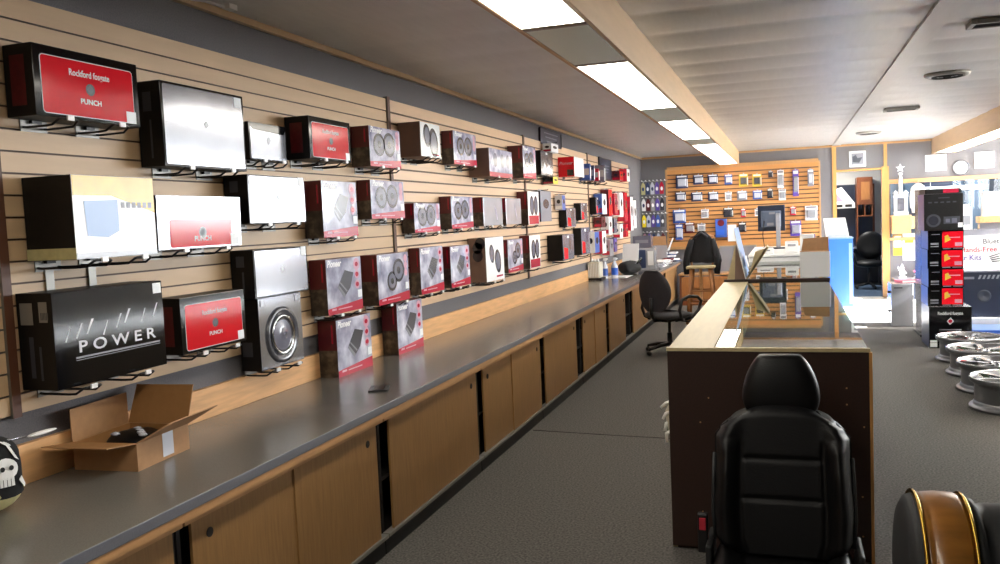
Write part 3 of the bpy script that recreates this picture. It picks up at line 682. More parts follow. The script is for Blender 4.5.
fp = [
 (8.74, 1.58, 1.90, .42, .10, 'grey', 'amp', 'glossy grey clamshell pack, first hanging pack past the second divider'),
 (9.55, 1.70, 1.87, .14, .09, 'bluepk', 'clear', 'small blue pack hanging alone in the middle of the fourth panel'),
 (9.10, 1.985, 2.06, .2, .12, 'yellow2', 'boxblk', 'small black and yellow pack under the black and silver box'),
 (9.20, 2.335, 2.43, .3, .10, 'white', 'sticker', 'row of white paper tags hanging above the bright red sided box'),
 (11.72, 1.64, 1.92, .3, .12, 'white', 'bluepk', 'white and blue pack left of the crimson packs, upper middle row'),
 (12.16, 1.61, 1.99, .26, .12, 'red', 'maroon', 'crimson pack, first of the tall red and white column'),
 (12.58, 1.64, 1.94, .24, .12, 'redband', 'redband', 'bright red pack, second of the tall red and white column'),
 (13.02, 1.59, 1.96, .26, .12, 'white', 'white', 'tall white pack between the red ones'),
 (13.42, 1.52, 1.97, .22, .12, 'red', 'redband', 'tall red pack right of the tall white pack'),
 (13.92, 1.36, 1.91, .24, .12, 'white', 'redband', 'long white and red pack near the end of the slatwall'),
 (14.30, 1.39, 1.86, .22, .11, 'white', 'white', 'long white pack, last before the key chain rack'),
 (11.66, 1.46, 1.60, .26, .11, 'maroon', 'maroon', 'low dark red pack under the white and blue pack'),
 (12.11, 1.34, 1.60, .24, .12, 'white', 'sticker', 'white pack under the crimson pack'),
 (12.48, 1.36, 1.58, .22, .12, 'cone2', 'cone', 'grey and black pack under the bright red pack'),
 (12.95, 1.26, 1.48, .22, .12, 'white', 'white', 'short white pack with dark picture under the tall white pack'),
 (13.47, 1.27, 1.47, .2, .11, 'red', 'redband', 'short red pack under the tall red pack'),
 (11.15, 1.13, 1.41, .28, .12, 'bluepk', 'white', 'blue topped white pack above the blue bottles'),
 (11.62, 1.10, 1.41, .26, .12, 'white', 'redband', 'white and red pack above the blue bottles, right of the blue topped one'),
 (12.09, 1.04, 1.28, .26, .13, 'grey', 'silver2', 'silver grey pack low behind the black bag'),
 (12.5, 1.08, 1.28, .2, .11, 'purple', 'purple', 'purple pack low behind the white paper stand'),
 (13.1, 2.15, 2.29, .3, .12, 'red', 'maroon', 'dark red pack at the top right of the fifth panel'),
 (13.7, 2.15, 2.35, .26, .12, 'white', 'redband', 'white pack at the top beside the dark red one'),
]
for y, z0, z1, w, d, fc, sd, lab in fp: pack(y, z0, z1, w, d, fc, sd, lab)
# cases on the small top shelf hooks
for y, h, m, lab in [(10.86, .21, 'bluepk', 'pale blue slim case leaning on the top row past the bright red sided box'), (11.10, .2, 'teal', 'navy slim case in the top row by the third divider'), (11.40, .17, 'redband', 'red slim case in the top row past the third divider'), (11.78, .24, 'cone2', 'grey case with white edge under the second wall sign')]:
    o = MB().box(0, .14, -.03, .03, 0, h).build('slim_case', m, None, .003, (W+.004, y, 2.085)); tag(o, lab, 'case', 'slim cases in the top row'); o.rotation_euler.x = -.12
    MB().box(.1405, .1415, -.024, .024, .02, h*.8).build('front_print', 'white', o)
    MB().box(.01, .13, -.031, -.0302, h*.3, h*.7).build('side_print', 'silver2', o)
    hook(y, 2.085-.004, W+.14, 'black wire hook under the %s' % lab.split(' in ')[0].split(' leaning')[0].split(' with')[0], False)
# small dark signs on the wall above the slatwall
for y0, y1, z0, z1, lab, tx in [(9.06, 9.95, 2.44, 2.60, 'nearer of two black signs on the wall, above the bright red sided box', 1), (12.05, 12.9, 2.16, 2.45, 'farther of two black signs, standing above the crimson packs', 2)]:
    x = -2.549 if tx == 1 else W
    o = MB().box(0, .02, 0, y1-y0, 0, z1-z0).build('wall_sign', 'screenb', None, .003, (x, y0, z0)); tag(o, lab, 'sign', 'black signs on the left wall')
    f = fx((.0205, (y1-y0)/2, (z1-z0)/2))
    mb = MB()
    for q in range(3): mb.rect(f, -.3+.05*q, .04-.045*q, .3-.06*q, .052-.045*q)
    mb.build('print_lines', 'grey', o)
    MB().box(-.0, .024, -.012, 0, 0, z1-z0).box(0, .024, y1-y0, y1-y0+.012, 0, z1-z0).box(0, .024, 0, y1-y0, -.012, 0).box(0, .024, 0, y1-y0, z1-z0, z1-z0+.012).build('frame', 'black', o)
# key chain rack filling the corner
rk = empty('key_chain_rack', (-2.33, 15.86, 1.1), 'corner rack of white tipped peg rails holding key chains', 'rack')
mb = MB().box(-.2, .22, .08, .12, .0, 1.32); mb.build('back_board', 'carpetwall', rk)
for q, z in enumerate((.18, .52, .82, 1.12)):
    r = MB().tube([(-.20, .07, z), (.27, .07, z)], .006, 6).build('peg_rail', 'metalgy', rk)
    mb = MB()
    for i in range(7): mb.cyl((-.18+i*.07, .07, z), (-.18+i*.07, -.08, z+.01), .004, k=5).blob((-.18+i*.07, -.085, z+.01), (.012, .012, .012), 8)
    mb.build('white_pegs', 'white', r)
cols = ['cream', 'teal', 'clear', 'purple', 'redband', 'white', 'maroon', 'silver2', 'purple', 'cone', 'yellow2', 'clear', 'purple', 'bluepk', 'amp', 'pink', 'purple', 'teal', 'clear', 'maroon']
cn = {'cream': 'cream', 'teal': 'navy', 'clear': 'pale clear', 'purple': 'purple', 'redband': 'crimson', 'white': 'white', 'maroon': 'dark red', 'silver2': 'silver', 'cone': 'black', 'yellow2': 'yellow', 'bluepk': 'blue', 'amp': 'dark grey', 'pink': 'pink'}
rows = ['top', 'second', 'third', 'lowest']
for q in range(4):
    for i in range(5):
        c = cols[q*5+i]; x = -2.33-.16+i*.085; z = 1.1+(1.12, .82, .52, .18)[q]
        o = empty('key_chain', (x, 15.80, z-.004), '%s key chain, number %d from the left on the %s corner rack rail' % (cn[c], i+1, rows[q]), 'key chain', 'key chains on the corner rack')
        MB().tube([(0, 0, .012), (.012, 0, 0), (0, 0, -.02), (-.012, 0, 0), (0, 0, .012)], .002, 5).build('ring', 'chrome', o)
        MB().poly((V(0, 0, -.02), X_, Z_, -Y_), [(-.034, -.22), (.034, -.22), (.038, -.06), (.012, 0), (-.012, 0), (-.038, -.06)], -.012, .012).build('fob', c, o)
        MB().disc((V(0, -.0125, -.14), X_, Z_, -Y_), 0, 0, .022, .036, k=14).build('emblem', 'white' if c not in ('white', 'clear', 'cream') else 'teal', o)

# packs on the back slatwall
YS = YB-.02
def bpack(x0, x1, z0, z1, style, label):
    w, h = x1-x0, z1-z0; d = .05
    o = empty('blister_pack', ((x0+x1)/2, YS, z1), label, 'pack', 'packs on the back slatwall')
    card = dict(navy='teal', blue='bluepk', ygreen='yellow', white='white', purple='purple', dark='cone', red='redband', grey='grey', dred='maroon')[style]
    MB().rect((V(0, -.03, -h/2), X_, Z_, -Y_), -w/2, -h/2, w/2, h/2, 0, .004).build('card', card, o)
    mb = MB(); k = 6; f = (V(0, -.0345, -h*.55), X_, Z_, -Y_)
    bw, bh = w*.36, h*.30
    P = [(-bw, -bh), (bw, -bh), (bw, bh), (-bw, bh)]; Q = [(a*.8, b*.8) for a, b in P]
    o_, u, v, n = f
    vs = [o_+u*a+v*b for a, b in P]+[o_+u*a+v*b+n*d for a, b in Q]
    mb.add(vs, [(4, 5, 6, 7)]+[(i, (i+1) % 4, 4+(i+1) % 4, 4+i) for i in range(4)]+[(3, 2, 1, 0)])
    mb.build('blister', 'clear' if style in ('navy', 'grey', 'blue') else ('cone' if style in ('ygreen', 'dark') else 'silver2'), o)
    MB().rect((V(0, -.0345, -h*.1), X_, Z_, -Y_), -w*.4, -h*.06, w*.4, h*.06).build('header_print', 'white' if card != 'white' else 'grey', o)
    MB().rect((V(w*.44, -.0345, -h*.6), X_, Z_, -Y_), -w*.04, -h*.3, w*.04, h*.3, 0, .001).build('edge_print', 'white' if card != 'white' else 'grey', o)
    MB().tube([(0, -.001, .01), (0, -.07, .01), (0, -.08, .018)], .004, 5).build('peg_hook', 'blackm', o)
    MB().disc((V(0, -.004, .01), X_, Z_, -Y_), 0, 0, .012, n0=-.0, n1=.003, k=10).box(-.004, .004, -.034, -.03, -.01, .014).build('hang_tab', 'clear', o)
BP = [
 ((-1.910,-1.692,2.060,2.299), 'navy', 'large dark blue pack at the left end of the top row, back slatwall'),
 ((-1.596,-1.415,2.117,2.290), 'navy', 'navy pack with white bulge, left one of two in the top row, back slatwall'),
 ((-1.340,-1.160,2.112,2.284), 'navy', 'navy pack with white bulge, right one of two in the top row, back slatwall'),
 ((-1.042,-0.908,2.089,2.266), 'blue', 'plain bright blue pack in the top row of the back slatwall'),
 ((-0.792,-0.633,2.038,2.260), 'ygreen', 'yellow topped pack, left one of two in the top row, back slatwall'),
 ((-0.561,-0.402,2.027,2.246), 'ygreen', 'yellow topped pack, right one of two in the top row, back slatwall'),
 ((-0.288,-0.207,2.173,2.283), 'dark', 'tiny dark pack left of the long white pack, back slatwall'),
 ((-0.137,-0.027,1.972,2.291), 'white', 'long narrow white pack in the top row of the back slatwall'),
 ((0.121,0.220,1.817,2.284), 'purple', 'longest purple pack on the back slatwall'),
 ((0.368,0.469,1.978,2.278), 'grey', 'narrow grey pack, last on the right in the top row, back slatwall'),
 ((-1.928,-1.734,1.826,1.991), 'navy', 'navy pack at the left end of the second row, back slatwall'),
 ((-1.641,-1.440,1.811,1.976), 'navy', 'navy pack, second from the left in the second row, back slatwall'),
 ((-1.339,-1.159,1.807,1.969), 'navy', 'navy pack, third from the left in the second row, back slatwall'),
 ((-1.041,-0.924,1.795,1.953), 'white', 'small white headed pack under the plain bright blue pack'),
 ((-0.833,-0.656,1.791,1.960), 'grey', 'pale grey pack under the left yellow topped pack'),
 ((-0.558,-0.400,1.796,1.954), 'blue', 'pale pack with blue and purple under the right yellow topped pack'),
 ((-0.312,-0.214,1.804,1.968), 'dark', 'dark pack left of the square white pack, second row, back slatwall'),
 ((-0.119,0.003,1.758,1.955), 'white', 'square white pack right below the long narrow white pack'),
 ((-1.982,-1.746,1.426,1.674), 'blue', 'large blue pack at the left end of the third row, back slatwall'),
 ((-1.471,-1.334,1.499,1.659), 'white', 'white and black pack in the third row above the jacket, back slatwall'),
 ((-1.075,-0.904,1.499,1.668), 'dark', 'dark and white pack, third row above the blue box, back slatwall'),
 ((-0.772,-0.689,1.489,1.636), 'red', 'small red pack in the third row of the back slatwall'),
 ((-0.531,-0.457,1.497,1.625), 'white', 'small white pack partly behind the monitor, back slatwall'),
 ((0.067,0.164,1.487,1.632), 'red', 'small red pack right of the monitor, back slatwall'),
 ((0.316,0.525,1.384,1.638), 'white', 'big white and grey pack at the right end of the third row, back slatwall'),
 ((-1.944,-1.808,1.117,1.405), 'blue', 'tall blue pack at the left end of the lowest row, back slatwall'),
 ((-1.773,-1.598,1.237,1.427), 'dred', 'dark red pack, second from the left in the lowest row, back slatwall'),
 ((-1.540,-1.402,1.266,1.399), 'white', 'small pale pack left of the jacket peak, lowest row, back slatwall'),
 ((-0.820,-0.686,1.221,1.387), 'dark', 'dark pack behind the leaning blue poster, lowest row, back slatwall'),
 ((0.063,0.249,1.116,1.386), 'purple', 'purple and white pack low right of the monitor, back slatwall'),
]
for (x0, x1, z0, z1), st, lab in BP: bpack(x0, x1, z0, z1, st, lab)
o = MB().box(-.1, .1, -.1, 0, 0, .33, [0, 0, 0, 0, 0, 0]).build('display_box', 'bluepk', None, .004, (-1.12, YS-.003, 1.14)); tag(o, 'blue box hung beside a white sheet, low on the back slatwall', 'box')
MB().disc((V(0, -.1005, .26), X_, Z_, -Y_), 0, 0, .06, k=18).build('round_print', 'maroon', o); MB().rect((V(0, -.1005, .1), X_, Z_, -Y_), -.08, -.06, .06, .04).build('print', 'blue', o)
o = MB().box(-.075, .075, -.006, 0, 0, .30).build('paper_sheet', 'whitem', None, 0, (-.93, YS-.06, 1.06)); tag(o, 'white sheet hanging right of the blue box, back slatwall', 'paper')
MB().tube([(0, .0, .28), (0, .06, .29)], .003, 5).build('peg_hook', 'blackm', o)

# ------------------------------------------------------------------ things on the worktop
def open_carton():
    t = empty('cardboard_box', (-2.372, 2.565, ZT), 'open brown cardboard box with raised flaps on the near worktop', 'box', rz=math.radians(4.5))
    a, b, h, e = .135, .155, .10, .004
    mb = MB().box(-a, a, -b, b, 0, e)
    mb.box(a-e, a, -b, b, e, h, [1, 0, 0, 0, 0, 0]).box(-a, -a+e, -b, b, e, h, [0, 1, 0, 0, 0, 0]).box(-a+e, a-e, -b, -b+e, e, h, [0, 0, 0, 1, 0, 0]).box(-a+e, a-e, b-e, b, e, h, [0, 0, 1, 0, 0, 0])
    mb.build('body', ['kraft', 'kraftin'], t)
    def flap(name, p0, p1, out, up, ln, mi=('kraft', 'kraftin'), taper=.0):
        p0, p1 = V(*p0), V(*p1); d = (V(*out)*1.0+V(0, 0, up)).normalized(); al = (p1-p0)*taper
        n = d.cross(p1-p0).normalized()*e
        q = [p0, p1, p1-al+d*ln, p0+al+d*ln]
        P = q+[x+n for x in q]
        MB().add(P, [(3, 2, 1, 0), (4, 5, 6, 7), (0, 1, 5, 4), (1, 2, 6, 5), (2, 3, 7, 6), (3, 0, 4, 7)], [0, 1, 0, 0, 0, 0]).build(name, list(mi), t)
    flap('flap', (-a, -b, h), (-a, b, h), (.03, -.05, 0), 1, .125)          # wall side, standing
    flap('flap', (a, b, h), (-a, b, h), (.05, .35, 0), 1, .155, taper=.02)      # far end, upright
    flap('flap', (a, -b, h), (a, b, h), (.55, .35, 0), .34, .13)                # shop side, sticking out
    flap('flap', (-a, -b, h), (a, -b, h), (-.15, -.9, 0), .10, .13)             # near end, hanging out
    MB().rect((V(a+.0005, .02, h*.62), Y_, Z_, X_), -.03, -.05, .035, .045).build('packing_tape', 'clear', t)
    mb = MB().blob((-.02, .03, .06), (.1, .11, .045), 16, 0, .2, 3); mb.build('dark_contents', 'boxside', t)
    mb = MB()
    for q in range(5): mb.blob((-.06+.03*q, -.02+.03*((q*7) % 4), .1), (.02, .012, .008), 8, 0, .3, q)
    mb.build('crumpled_plastic', 'clear', t)
open_carton()
o = MB().box(-.05, .05, -.075, .075, 0, .008).build('door_tag', 'black', None, .003, (-2.02, 3.93, ZT)); o.rotation_euler.z = .35; tag(o, 'small flat black tag lying alone on the near worktop', 'tag')
MB().rect(fz((0, 0, .0085)), -.03, -.06, .03, .06).build('printed_face', 'cone', o); MB().lathe([(.006, .0), (.01, .0005), (.012, .0)], (.0, .065, .0082), (0, 0, 1), 14).build('metal_eyelet', 'chrome', o)
# skull bandana on a foam head at the left edge
t = empty('bandana', (-2.40, 1.925, ZT), 'black bandana with white skull and bones over pale foam, at the left edge', 'bandana')
MB().blob((.0, .01, .068), (.120, .122, .067), 28, 0, .03, 4).build('foam_form', 'cream', t)
mb = MB(); P = []; nu, nv = 40, 14
for j in range(nv):
    q = j/(nv-1)
    for i in range(nu):
        a = 2*PI*i/nu; r = .02+.105*math.sin(min(q*1.5, 1)*PI/2)+.012*q*math.sin(5*a); z = .245-.165*q**1.5-.02*q*math.cos(a*2)
        P.append((r*math.cos(a), r*1.1*math.sin(a), z))
mb.grid(P, nu, nv, 0, True, True); mb.f.append(tuple(range(nu))); mb.mi.append(0); mb.sm.append(True)
bd = mb.build('cloth', 'jacket', t)
# printed skull on the shop side of the cloth (wrapped)
def wrap(mb, pts, r=.131, zc=.15, k=1.12):
    P = []
    for off in (0, .0012):
        for a, b in pts:
            th = a/.125
            hh = zc+b; q = max(0, min(1, ((.245-hh)/.165)))**(1/1.5); rr = .02+.105*math.sin(min(q*1.5, 1)*PI/2)+.012*q*math.sin(5*th)+.006+off
            P.append((rr*math.cos(th), rr*1.1*math.sin(th), hh))
    n = len(pts)
    mb.add(P, [tuple(range(n-1, -1, -1)), tuple(range(n, 2*n))]+[(i, (i+1) % n, n+(i+1) % n, n+i) for i in range(n)], 0)
def ell(cx, cy, rx, ry, k=12, rot=0): return [(cx+rx*math.cos(2*PI*i/k)*math.cos(rot)-ry*math.sin(2*PI*i/k)*math.sin(rot), cy+rx*math.cos(2*PI*i/k)*math.sin(rot)+ry*math.sin(2*PI*i/k)*math.cos(rot)) for i in range(k)]
mb = MB(); 
wrap(mb, ell(0, .002, .031, .033, 18))
for i in range(4): wrap(mb, [(-.017+.009*i, -.052), (-.010+.009*i, -.052), (-.010+.009*i, -.024), (-.017+.009*i, -.024)])
wrap(mb, [(.03, .03), (.04, .02), (.055, .065), (.047, .07)]); wrap(mb, ell(.045, .072, .008, .007, 8)); wrap(mb, ell(.058, .068, .008, .007, 8)); wrap(mb, [(-.035, .03), (-.045, .02), (-.055, .06), (-.047, .068)])
wrap(mb, [(.03, -.04), (.04, -.03), (.055, -.06), (.047, -.068)])
mb.build('white_skull_print', 'white', t)
mb = MB(); 
for cx in (-.010, .012):
    wrap(mb, ell(cx, .004, .006, .008, 8), k=1.13)
for i, v in enumerate(mb.v): mb.v[i] = (v[0]*1.012, v[1]*1.012, v[2])
mb.build('eye_sockets', 'black', t)
t2 = empty('wire_probe', (-2.42, 1.86, .985), 'silver cable with a white flattened tip lying over the bandana', 'cable')
MB().tube([(.02, -.1, .01), (.03, -.02, .015), (.04, .06, .012), (.06, .16, -.01), (.07, .22, -.012)], .003, 6).build('cable', 'silver', t2)
MB().blob((.08, .27, -.012), (.016, .06, .006), 12).build('tip', 'white', t2)
MB().tube([(-.05, -.06, .0), (.0, -.02, .04), (.03, .02, .05), (.03, .04, .02), (.0, .0, .0)], .007, 6).build('loop', 'chrome', t2)

# far end of the worktop
def bottle(x, y, m, label):
    t = empty('bottle', (x, y, ZT), label, 'bottle', 'spray bottles on the worktop')
    MB().lathe([(.04, 0), (.046, .02), (.046, .15), (.03, .19), (.016, .21), (.016, .235)], k=20).build('body', 'clear', t)
    MB().lathe([(.0475, .03), (.0475, .13)], k=20).build('label_sleeve', m, t)
    MB().box(-.014, .03, -.014, .014, .235, .27).box(.03, .05, -.008, .008, .25, .265).build('spray_head', 'white', t, .004)
bottle(-2.40, 11.62, 'bluepk', 'clear bottle with blue sleeve, left of two beside the white dispenser')
bottle(-2.28, 11.72, 'blue', 'clear bottle with brighter blue sleeve, right of two near the black bag')
t = empty('dispenser', (-2.47, 11.25, ZT), 'cream ribbed dispenser box left of the blue bottles', 'dispenser')
mb = MB().box(-.06, .1, -.12, .12, .03, .24); mb.build('body', 'skin', t, .01)
mb = MB()
for q in range(7): mb.box(-.05+q*.022, -.042+q*.022, -.1215, -.12, .04, .23)
mb.build('ribs', 'whitem', t); MB().box(-.05, .13, -.14, .14, 0, .03).build('base', 'black', t, .005)
mb = MB()
for q in range(3): mb.lathe([(.001, .01), (.02, 0), (.012, .04), (.001, .05)], (-.02+.04*q, 0, .24), (0, 0, 1), 10)
mb.build('tissues', 'whitem', t)
o = MB().box(-.16, .16, -.25, .25, 0, .002).build('paper_sheet', 'whitem', None, 0, (-2.23, 11.75, ZT)); tag(o, 'white paper sheet under the blue bottles on the worktop', 'paper')
MB().rect(fz((0, 0, .0021)), -.12, -.2, .12, -.1).build('printed_lines', 'silver2', o)
t = empty('bag', (-2.16, 12.25, ZT), 'slumped black bag on the far worktop', 'bag')
mb = MB().blob((0, 0, .095), (.15, .42, .10), 28, 0, .12, 8); mb.v = [(a, b, max(c, .001)) for a, b, c in mb.v]; mb.build('body', 'jacket', t)
MB().tube([(.12, -.1, .15), (.16, -.05, .22), (.16, .08, .22), (.12, .15, .16)], .012, 7).build('strap', 'black', t)
MB().tube([(.06, -.3, .13), (.12, -.1, .17), (.12, .15, .17), (.05, .3, .14)], .005, 5).build('zip', 'grey', t)
t = empty('paper_stand', (-2.25, 12.75, ZT), 'tall white paper stand behind the black bag', 'stand')
MB().add([(-.12, 0, .0), (.12, 0, .0), (.12, .03, .0), (-.12, .03, .0), (-.1, .06, .42), (.14, .06, .42), (.14, .08, .42), (-.1, .08, .42)], [(3, 2, 1, 0), (4, 5, 6, 7), (0, 1, 5, 4), (1, 2, 6, 5), (2, 3, 7, 6), (3, 0, 4, 7)]).build('sheet', 'white', t)
MB().box(-.1, .12, .03, .16, 0, .02).build('foot', 'clear', t)
o = MB().box(-.14, .14, -.1, .1, 0, .34, [0, 0, 0, 0, 0, 1]).build('carton', ['silver2', 'cone2'], None, .004, (-2.06, 13.2, ZT)); tag(o, 'grey printed carton standing right of the tall white paper stand', 'box')
MB().rect((V(0, -.1005, .17), X_, Z_, -Y_), -.12, -.14, .0, .14).build('front_print', 'teal', o); MB().rect((V(0, -.1005, .17), X_, Z_, -Y_), .03, -.1, .12, .12).build('front_label', 'white', o)
o = MB().box(-.14, .14, -.1, .1, 0, .18, [0, 0, 0, 0, 0, 0]).build('carton', 'cone2', None, .004, (-2.12, 13.25, ZT+.342)); tag(o, 'dark grey carton on top of the grey printed carton', 'box')
MB().rect((V(0, -.1005, .09), X_, Z_, -Y_), -.1, -.02, .1, .03).build('front_label', 'grey', o)
o = empty('carton', (-2.255, 15.2, ZT), 'wide open white carton with brown lid flap in the far corner', 'box')
MB().box(-.26, .26, -.14, .14, 0, .30).build('body', 'silver2', o, .004)
MB().add([(-.26, -.14, .302), (.26, -.14, .302), (.22, .1, .45), (-.22, .1, .45), (-.26, -.135, .305), (.26, -.135, .305), (.22, .105, .455), (-.22, .105, .455)], [(3, 2, 1, 0), (4, 5, 6, 7), (0, 1, 5, 4), (1, 2, 6, 5), (2, 3, 7, 6), (3, 0, 4, 7)]).build('lid_flap', 'kraft', o)
MB().add([(.265, -.14, .2), (.27, -.14, .2), (.36, -.1, .42), (.355, -.1, .42), (.265, .14, .2), (.27, .14, .2), (.36, .1, .42), (.355, .1, .42)], [(0, 1, 2, 3), (7, 6, 5, 4), (0, 4, 5, 1), (1, 5, 6, 2), (2, 6, 7, 3), (3, 7, 4, 0)]).build('side_flap', 'white', o)
pp = [(-2.0, 13.92, 'white', 'untidy white paper stack behind the desk chair'), (-1.98, 14.33, 'whitem', 'white paper stack left of the dark red bundle'), (-1.98, 13.52, 'silver2', 'pale grey paper stack nearest the black bag')]
for q, (x, y, m, lab) in enumerate(pp):
    mb = MB(); rnd = random.Random(q)
    for k in range(9):
        c = V(rnd.uniform(-.02, .02), rnd.uniform(-.04, .04), 0); a = rnd.uniform(-.3, .3); u = V(math.cos(a), math.sin(a), 0); v = V(-math.sin(a), math.cos(a), 0)
        mb.obox((c, u, v, Z_), -.11, .11, -.15, .15, k*.009, k*.009+.008, k % 2)
    o = mb.build('paper_stack', [m, 'silver2'], None, 0, (x, y, ZT)); tag(o, lab, 'paper', 'paper stacks on the far worktop')
for q, (x, y, z, m, n2, lab) in enumerate([(-2.32, 14.2, .10, 'maroon', 'brown', 'dark brown bundle of wires beside the papers'), (-1.95, 14.75, .14, 'maroon', 'reddk', 'dark red cable bundle at the end of the worktop'), (-2.26, 14.62, .07, 'stoolw', 'brown', 'low brown tray of parts on the far worktop'), (-1.91, 14.98+.3, .16, 'teal', 'white', 'navy and white jumble of packs left of the jacket')]):
    t = empty('cable_bundle' if q < 2 else ('parts_tray' if q == 2 else 'pack_heap'), (x, y, ZT), lab, 'clutter', None)
    mb = MB(); rnd = random.Random(q+20)
    if q == 2:
        mb.box(-.13, .13, -.16, .16, 0, .01).box(-.13, -.12, -.16, .16, .01, .06).box(.12, .13, -.16, .16, .01, .06).box(-.12, .12, -.16, -.15, .01, .06).box(-.12, .12, .15, .16, .01, .06); mb.build('tray', m, t)
        mb = MB()
        for k in range(8): mb.blob((rnd.uniform(-.09, .09), rnd.uniform(-.11, .11), .035), (.03, .035, .024), 10, 0, .2, k)
        mb.build('parts', 'cone', t)
    elif q < 2:
        for k in range(7):
            pts = [V(rnd.uniform(-.1, .1), -.16+.04*i, .012+z*.5*abs(math.sin(i*1.1+k))) for i in range(9)]; mb.tube(pts, .010, 6, k % 2)
        mb.build('cables', [m, n2], t)
    else:
        for k in range(6):
            a = rnd.uniform(-.8, .8); u = V(math.cos(a), math.sin(a), 0); v = V(-math.sin(a), math.cos(a), 0)
            mb.obox((V(rnd.uniform(-.05, .05), rnd.uniform(-.1, .1), 0), u, v, Z_), -.06, .06, -.08, .08, k*.028, k*.028+.027, k % 2)
        mb.build('packs', [m, n2], t)

# ------------------------------------------------------------------ glass showcases in the middle
def showcase(y0, y1, x0, x1, ledge, label):
    t = empty('glass_showcase', ((x0+x1)/2, y0, 0), label, 'showcase', 'glass showcases in the middle of the shop'); ox, oy = (x0+x1)/2, y0
    def b(a, c, d, e, f, g): return (a-ox, c-ox, d-oy, e-oy, f, g)
    if ledge:
        MB().box(*b(x0, x1, y0, y0+.02, .015, .955)).build('front_panel', 'brown', t, .001)
        MB().box(*b(x0-.004, x1+.004, y0-.004, y0+.03, .956, .972)).build('top_edge_strip', 'birch', t, .001)
        MB().box(*b(x1-.001, x1+.012, y0-.002, y0+.022, .0, .955)).build('side_edge_strip', 'oakv', t, .001)
        p = t; mb = MB()
        rnd = random.Random(5)
        for q in range(9):
            px, pz = rnd.choice([-.5, -.4, -.36, .24, .3, .31]), rnd.uniform(.1, .9)
            mb.disc((V(px-ox, -.0005, pz), X_, Z_, -Y_), 0, 0, .004, k=8)
        mb.build('screw_caps', 'oak', t)
        MB().box(*b(x0, -.335, y0+.03, y1, .945, .965)).build('ledge', 'birch', t, .001)
        MB().box(*b(-.345, -.335, y0+.03, y1, .60, .944)).build('ledge_back', 'birch', t)
        gx = -.333
    else:
        MB().box(*b(x0, x1, y0, y0+.02, .0, .952)).build('front_panel', 'brown', t)
        MB().box(*b(x0, x1+.004, y0-.004, y0+.03, .953, .985)).build('top_edge_strip', 'brown', t, .001)
        gx = x0+.012
    MB().box(*b(x0, x0+.02, y0+.021, y1, 0, .944)).build('back_panel', 'birch', t)
    MB().box(*b(x0+.021, x1, y0+.021, y1, .0, .14)).build('plinth', 'brown', t)
    MB().box(*b(x0+.021, x1-.01, y0+.021, y1-.02, .50, .515)).build('shelf', 'brown', t)
    MB().box(*b(gx, x1-.002, y0+.031, y1-.001, .958, .966)).build('glass_top', 'case', t)
    MB().box(*b(x1-.008, x1-.002, y0+.031, y1-.001, .141, .956)).build('glass_side', 'case', t)
    MB().box(*b(x0+.021, x1, y1-.018, y1, .141, .956)).build('end_panel', 'birch', t)
    return t
showcase(4.02, 7.90, -.545, .335, True, 'long glass topped showcase with dark brown end panel and birch ledge, behind the car seat')
showcase(7.93, 10.9, -.545, .35, False, 'second glass topped showcase carrying the white carton and the birch display')
# white desk behind them
t = empty('reception_desk', (-.05, 10.95, 0), 'white topped desk under the monitor, behind the glass showcases', 'desk')
MB().box(-.40, .36, .02, 2.5, .0, .92).build('body', 'silver2', t, .003); MB().box(-.40, .37, 0, 2.55, .92, 1.02).build('drawer_front', 'white', t, .004)
MB().box(-.41, .38, -.01, 2.56, 1.02, 1.045).build('desk_top', 'white', t, .004); MB().box(-.39, .36, -.012, -.001, 1.015, 1.02).build('shadow_gap', 'dark', t)
# plywood display with leaning poster
YD = 8.0
t = empty('display_stand', (-.40, YD, .967), 'birch plywood display with slanting sides on the second showcase', 'stand')
def slab(P, Q, th, y0, y1):
    P, Q = V(*P), V(*Q); d = (Q-P).normalized(); n = V(-d.z, 0, d.x)*th
    v = [P, Q, Q+n, P+n]; vs = [x+Y_*y0 for x in v]+[x+Y_*y1 for x in v]
    return MB().add(vs, [(0, 1, 2, 3), (7, 6, 5, 4), (0, 4, 5, 1), (1, 5, 6, 2), (2, 6, 7, 3), (3, 7, 4, 0)])
MB().poly((V(0, 0, 0), X_, Z_, -Y_), [(-.125, .002), (-.055, .002), (-.04, .335)], -.02, 0).build('end_board', 'birch', t)
MB().poly((V(0, .01, 0), X_, Z_, -Y_), [(-.055, .002), (.045, .002), (-.04, .335)], -.02, 0).build('inner_board', 'kraftdk', t)
MB().poly((V(0, 0, 0), X_, Z_, -Y_), [(.055, .006), (.25, .30), (.13, .26)], -.02, 0).build('far_end_board', 'birch', t)
slab((.05, 0, .004), (.24, 0, .30), .014, 0, .32).build('slanted_board', 'birch', t)
slab((.075, 0, .06), (.19, 0, .235), -.006, .06, .30).build('leaflets', 'grey', t) if False else slab((.07, 0, .055), (.20, 0, .258), .018, .08, .30).build('leaflets', 'metalgy', t)
o = slab((.0, 0, 0), (-.10, 0, .47), .006, 0, .75).build('poster', 'bluep', None, 0, (-.352, YD+.01, .972)); tag(o, 'pale blue poster with white edge leaning on the birch display', 'poster')
slab((.0, 0, 0), (-.10, 0, .47), .008, -.012, -.002).build('white_edge', 'white', o)
mb = slab((-.0062, 0, .1), (-.03, 0, .2), -.002, .2, .5); mb.v = [(a+.010, b, c) for a, b, c in mb.v]; mb.build('printed_motif', 'white', o)
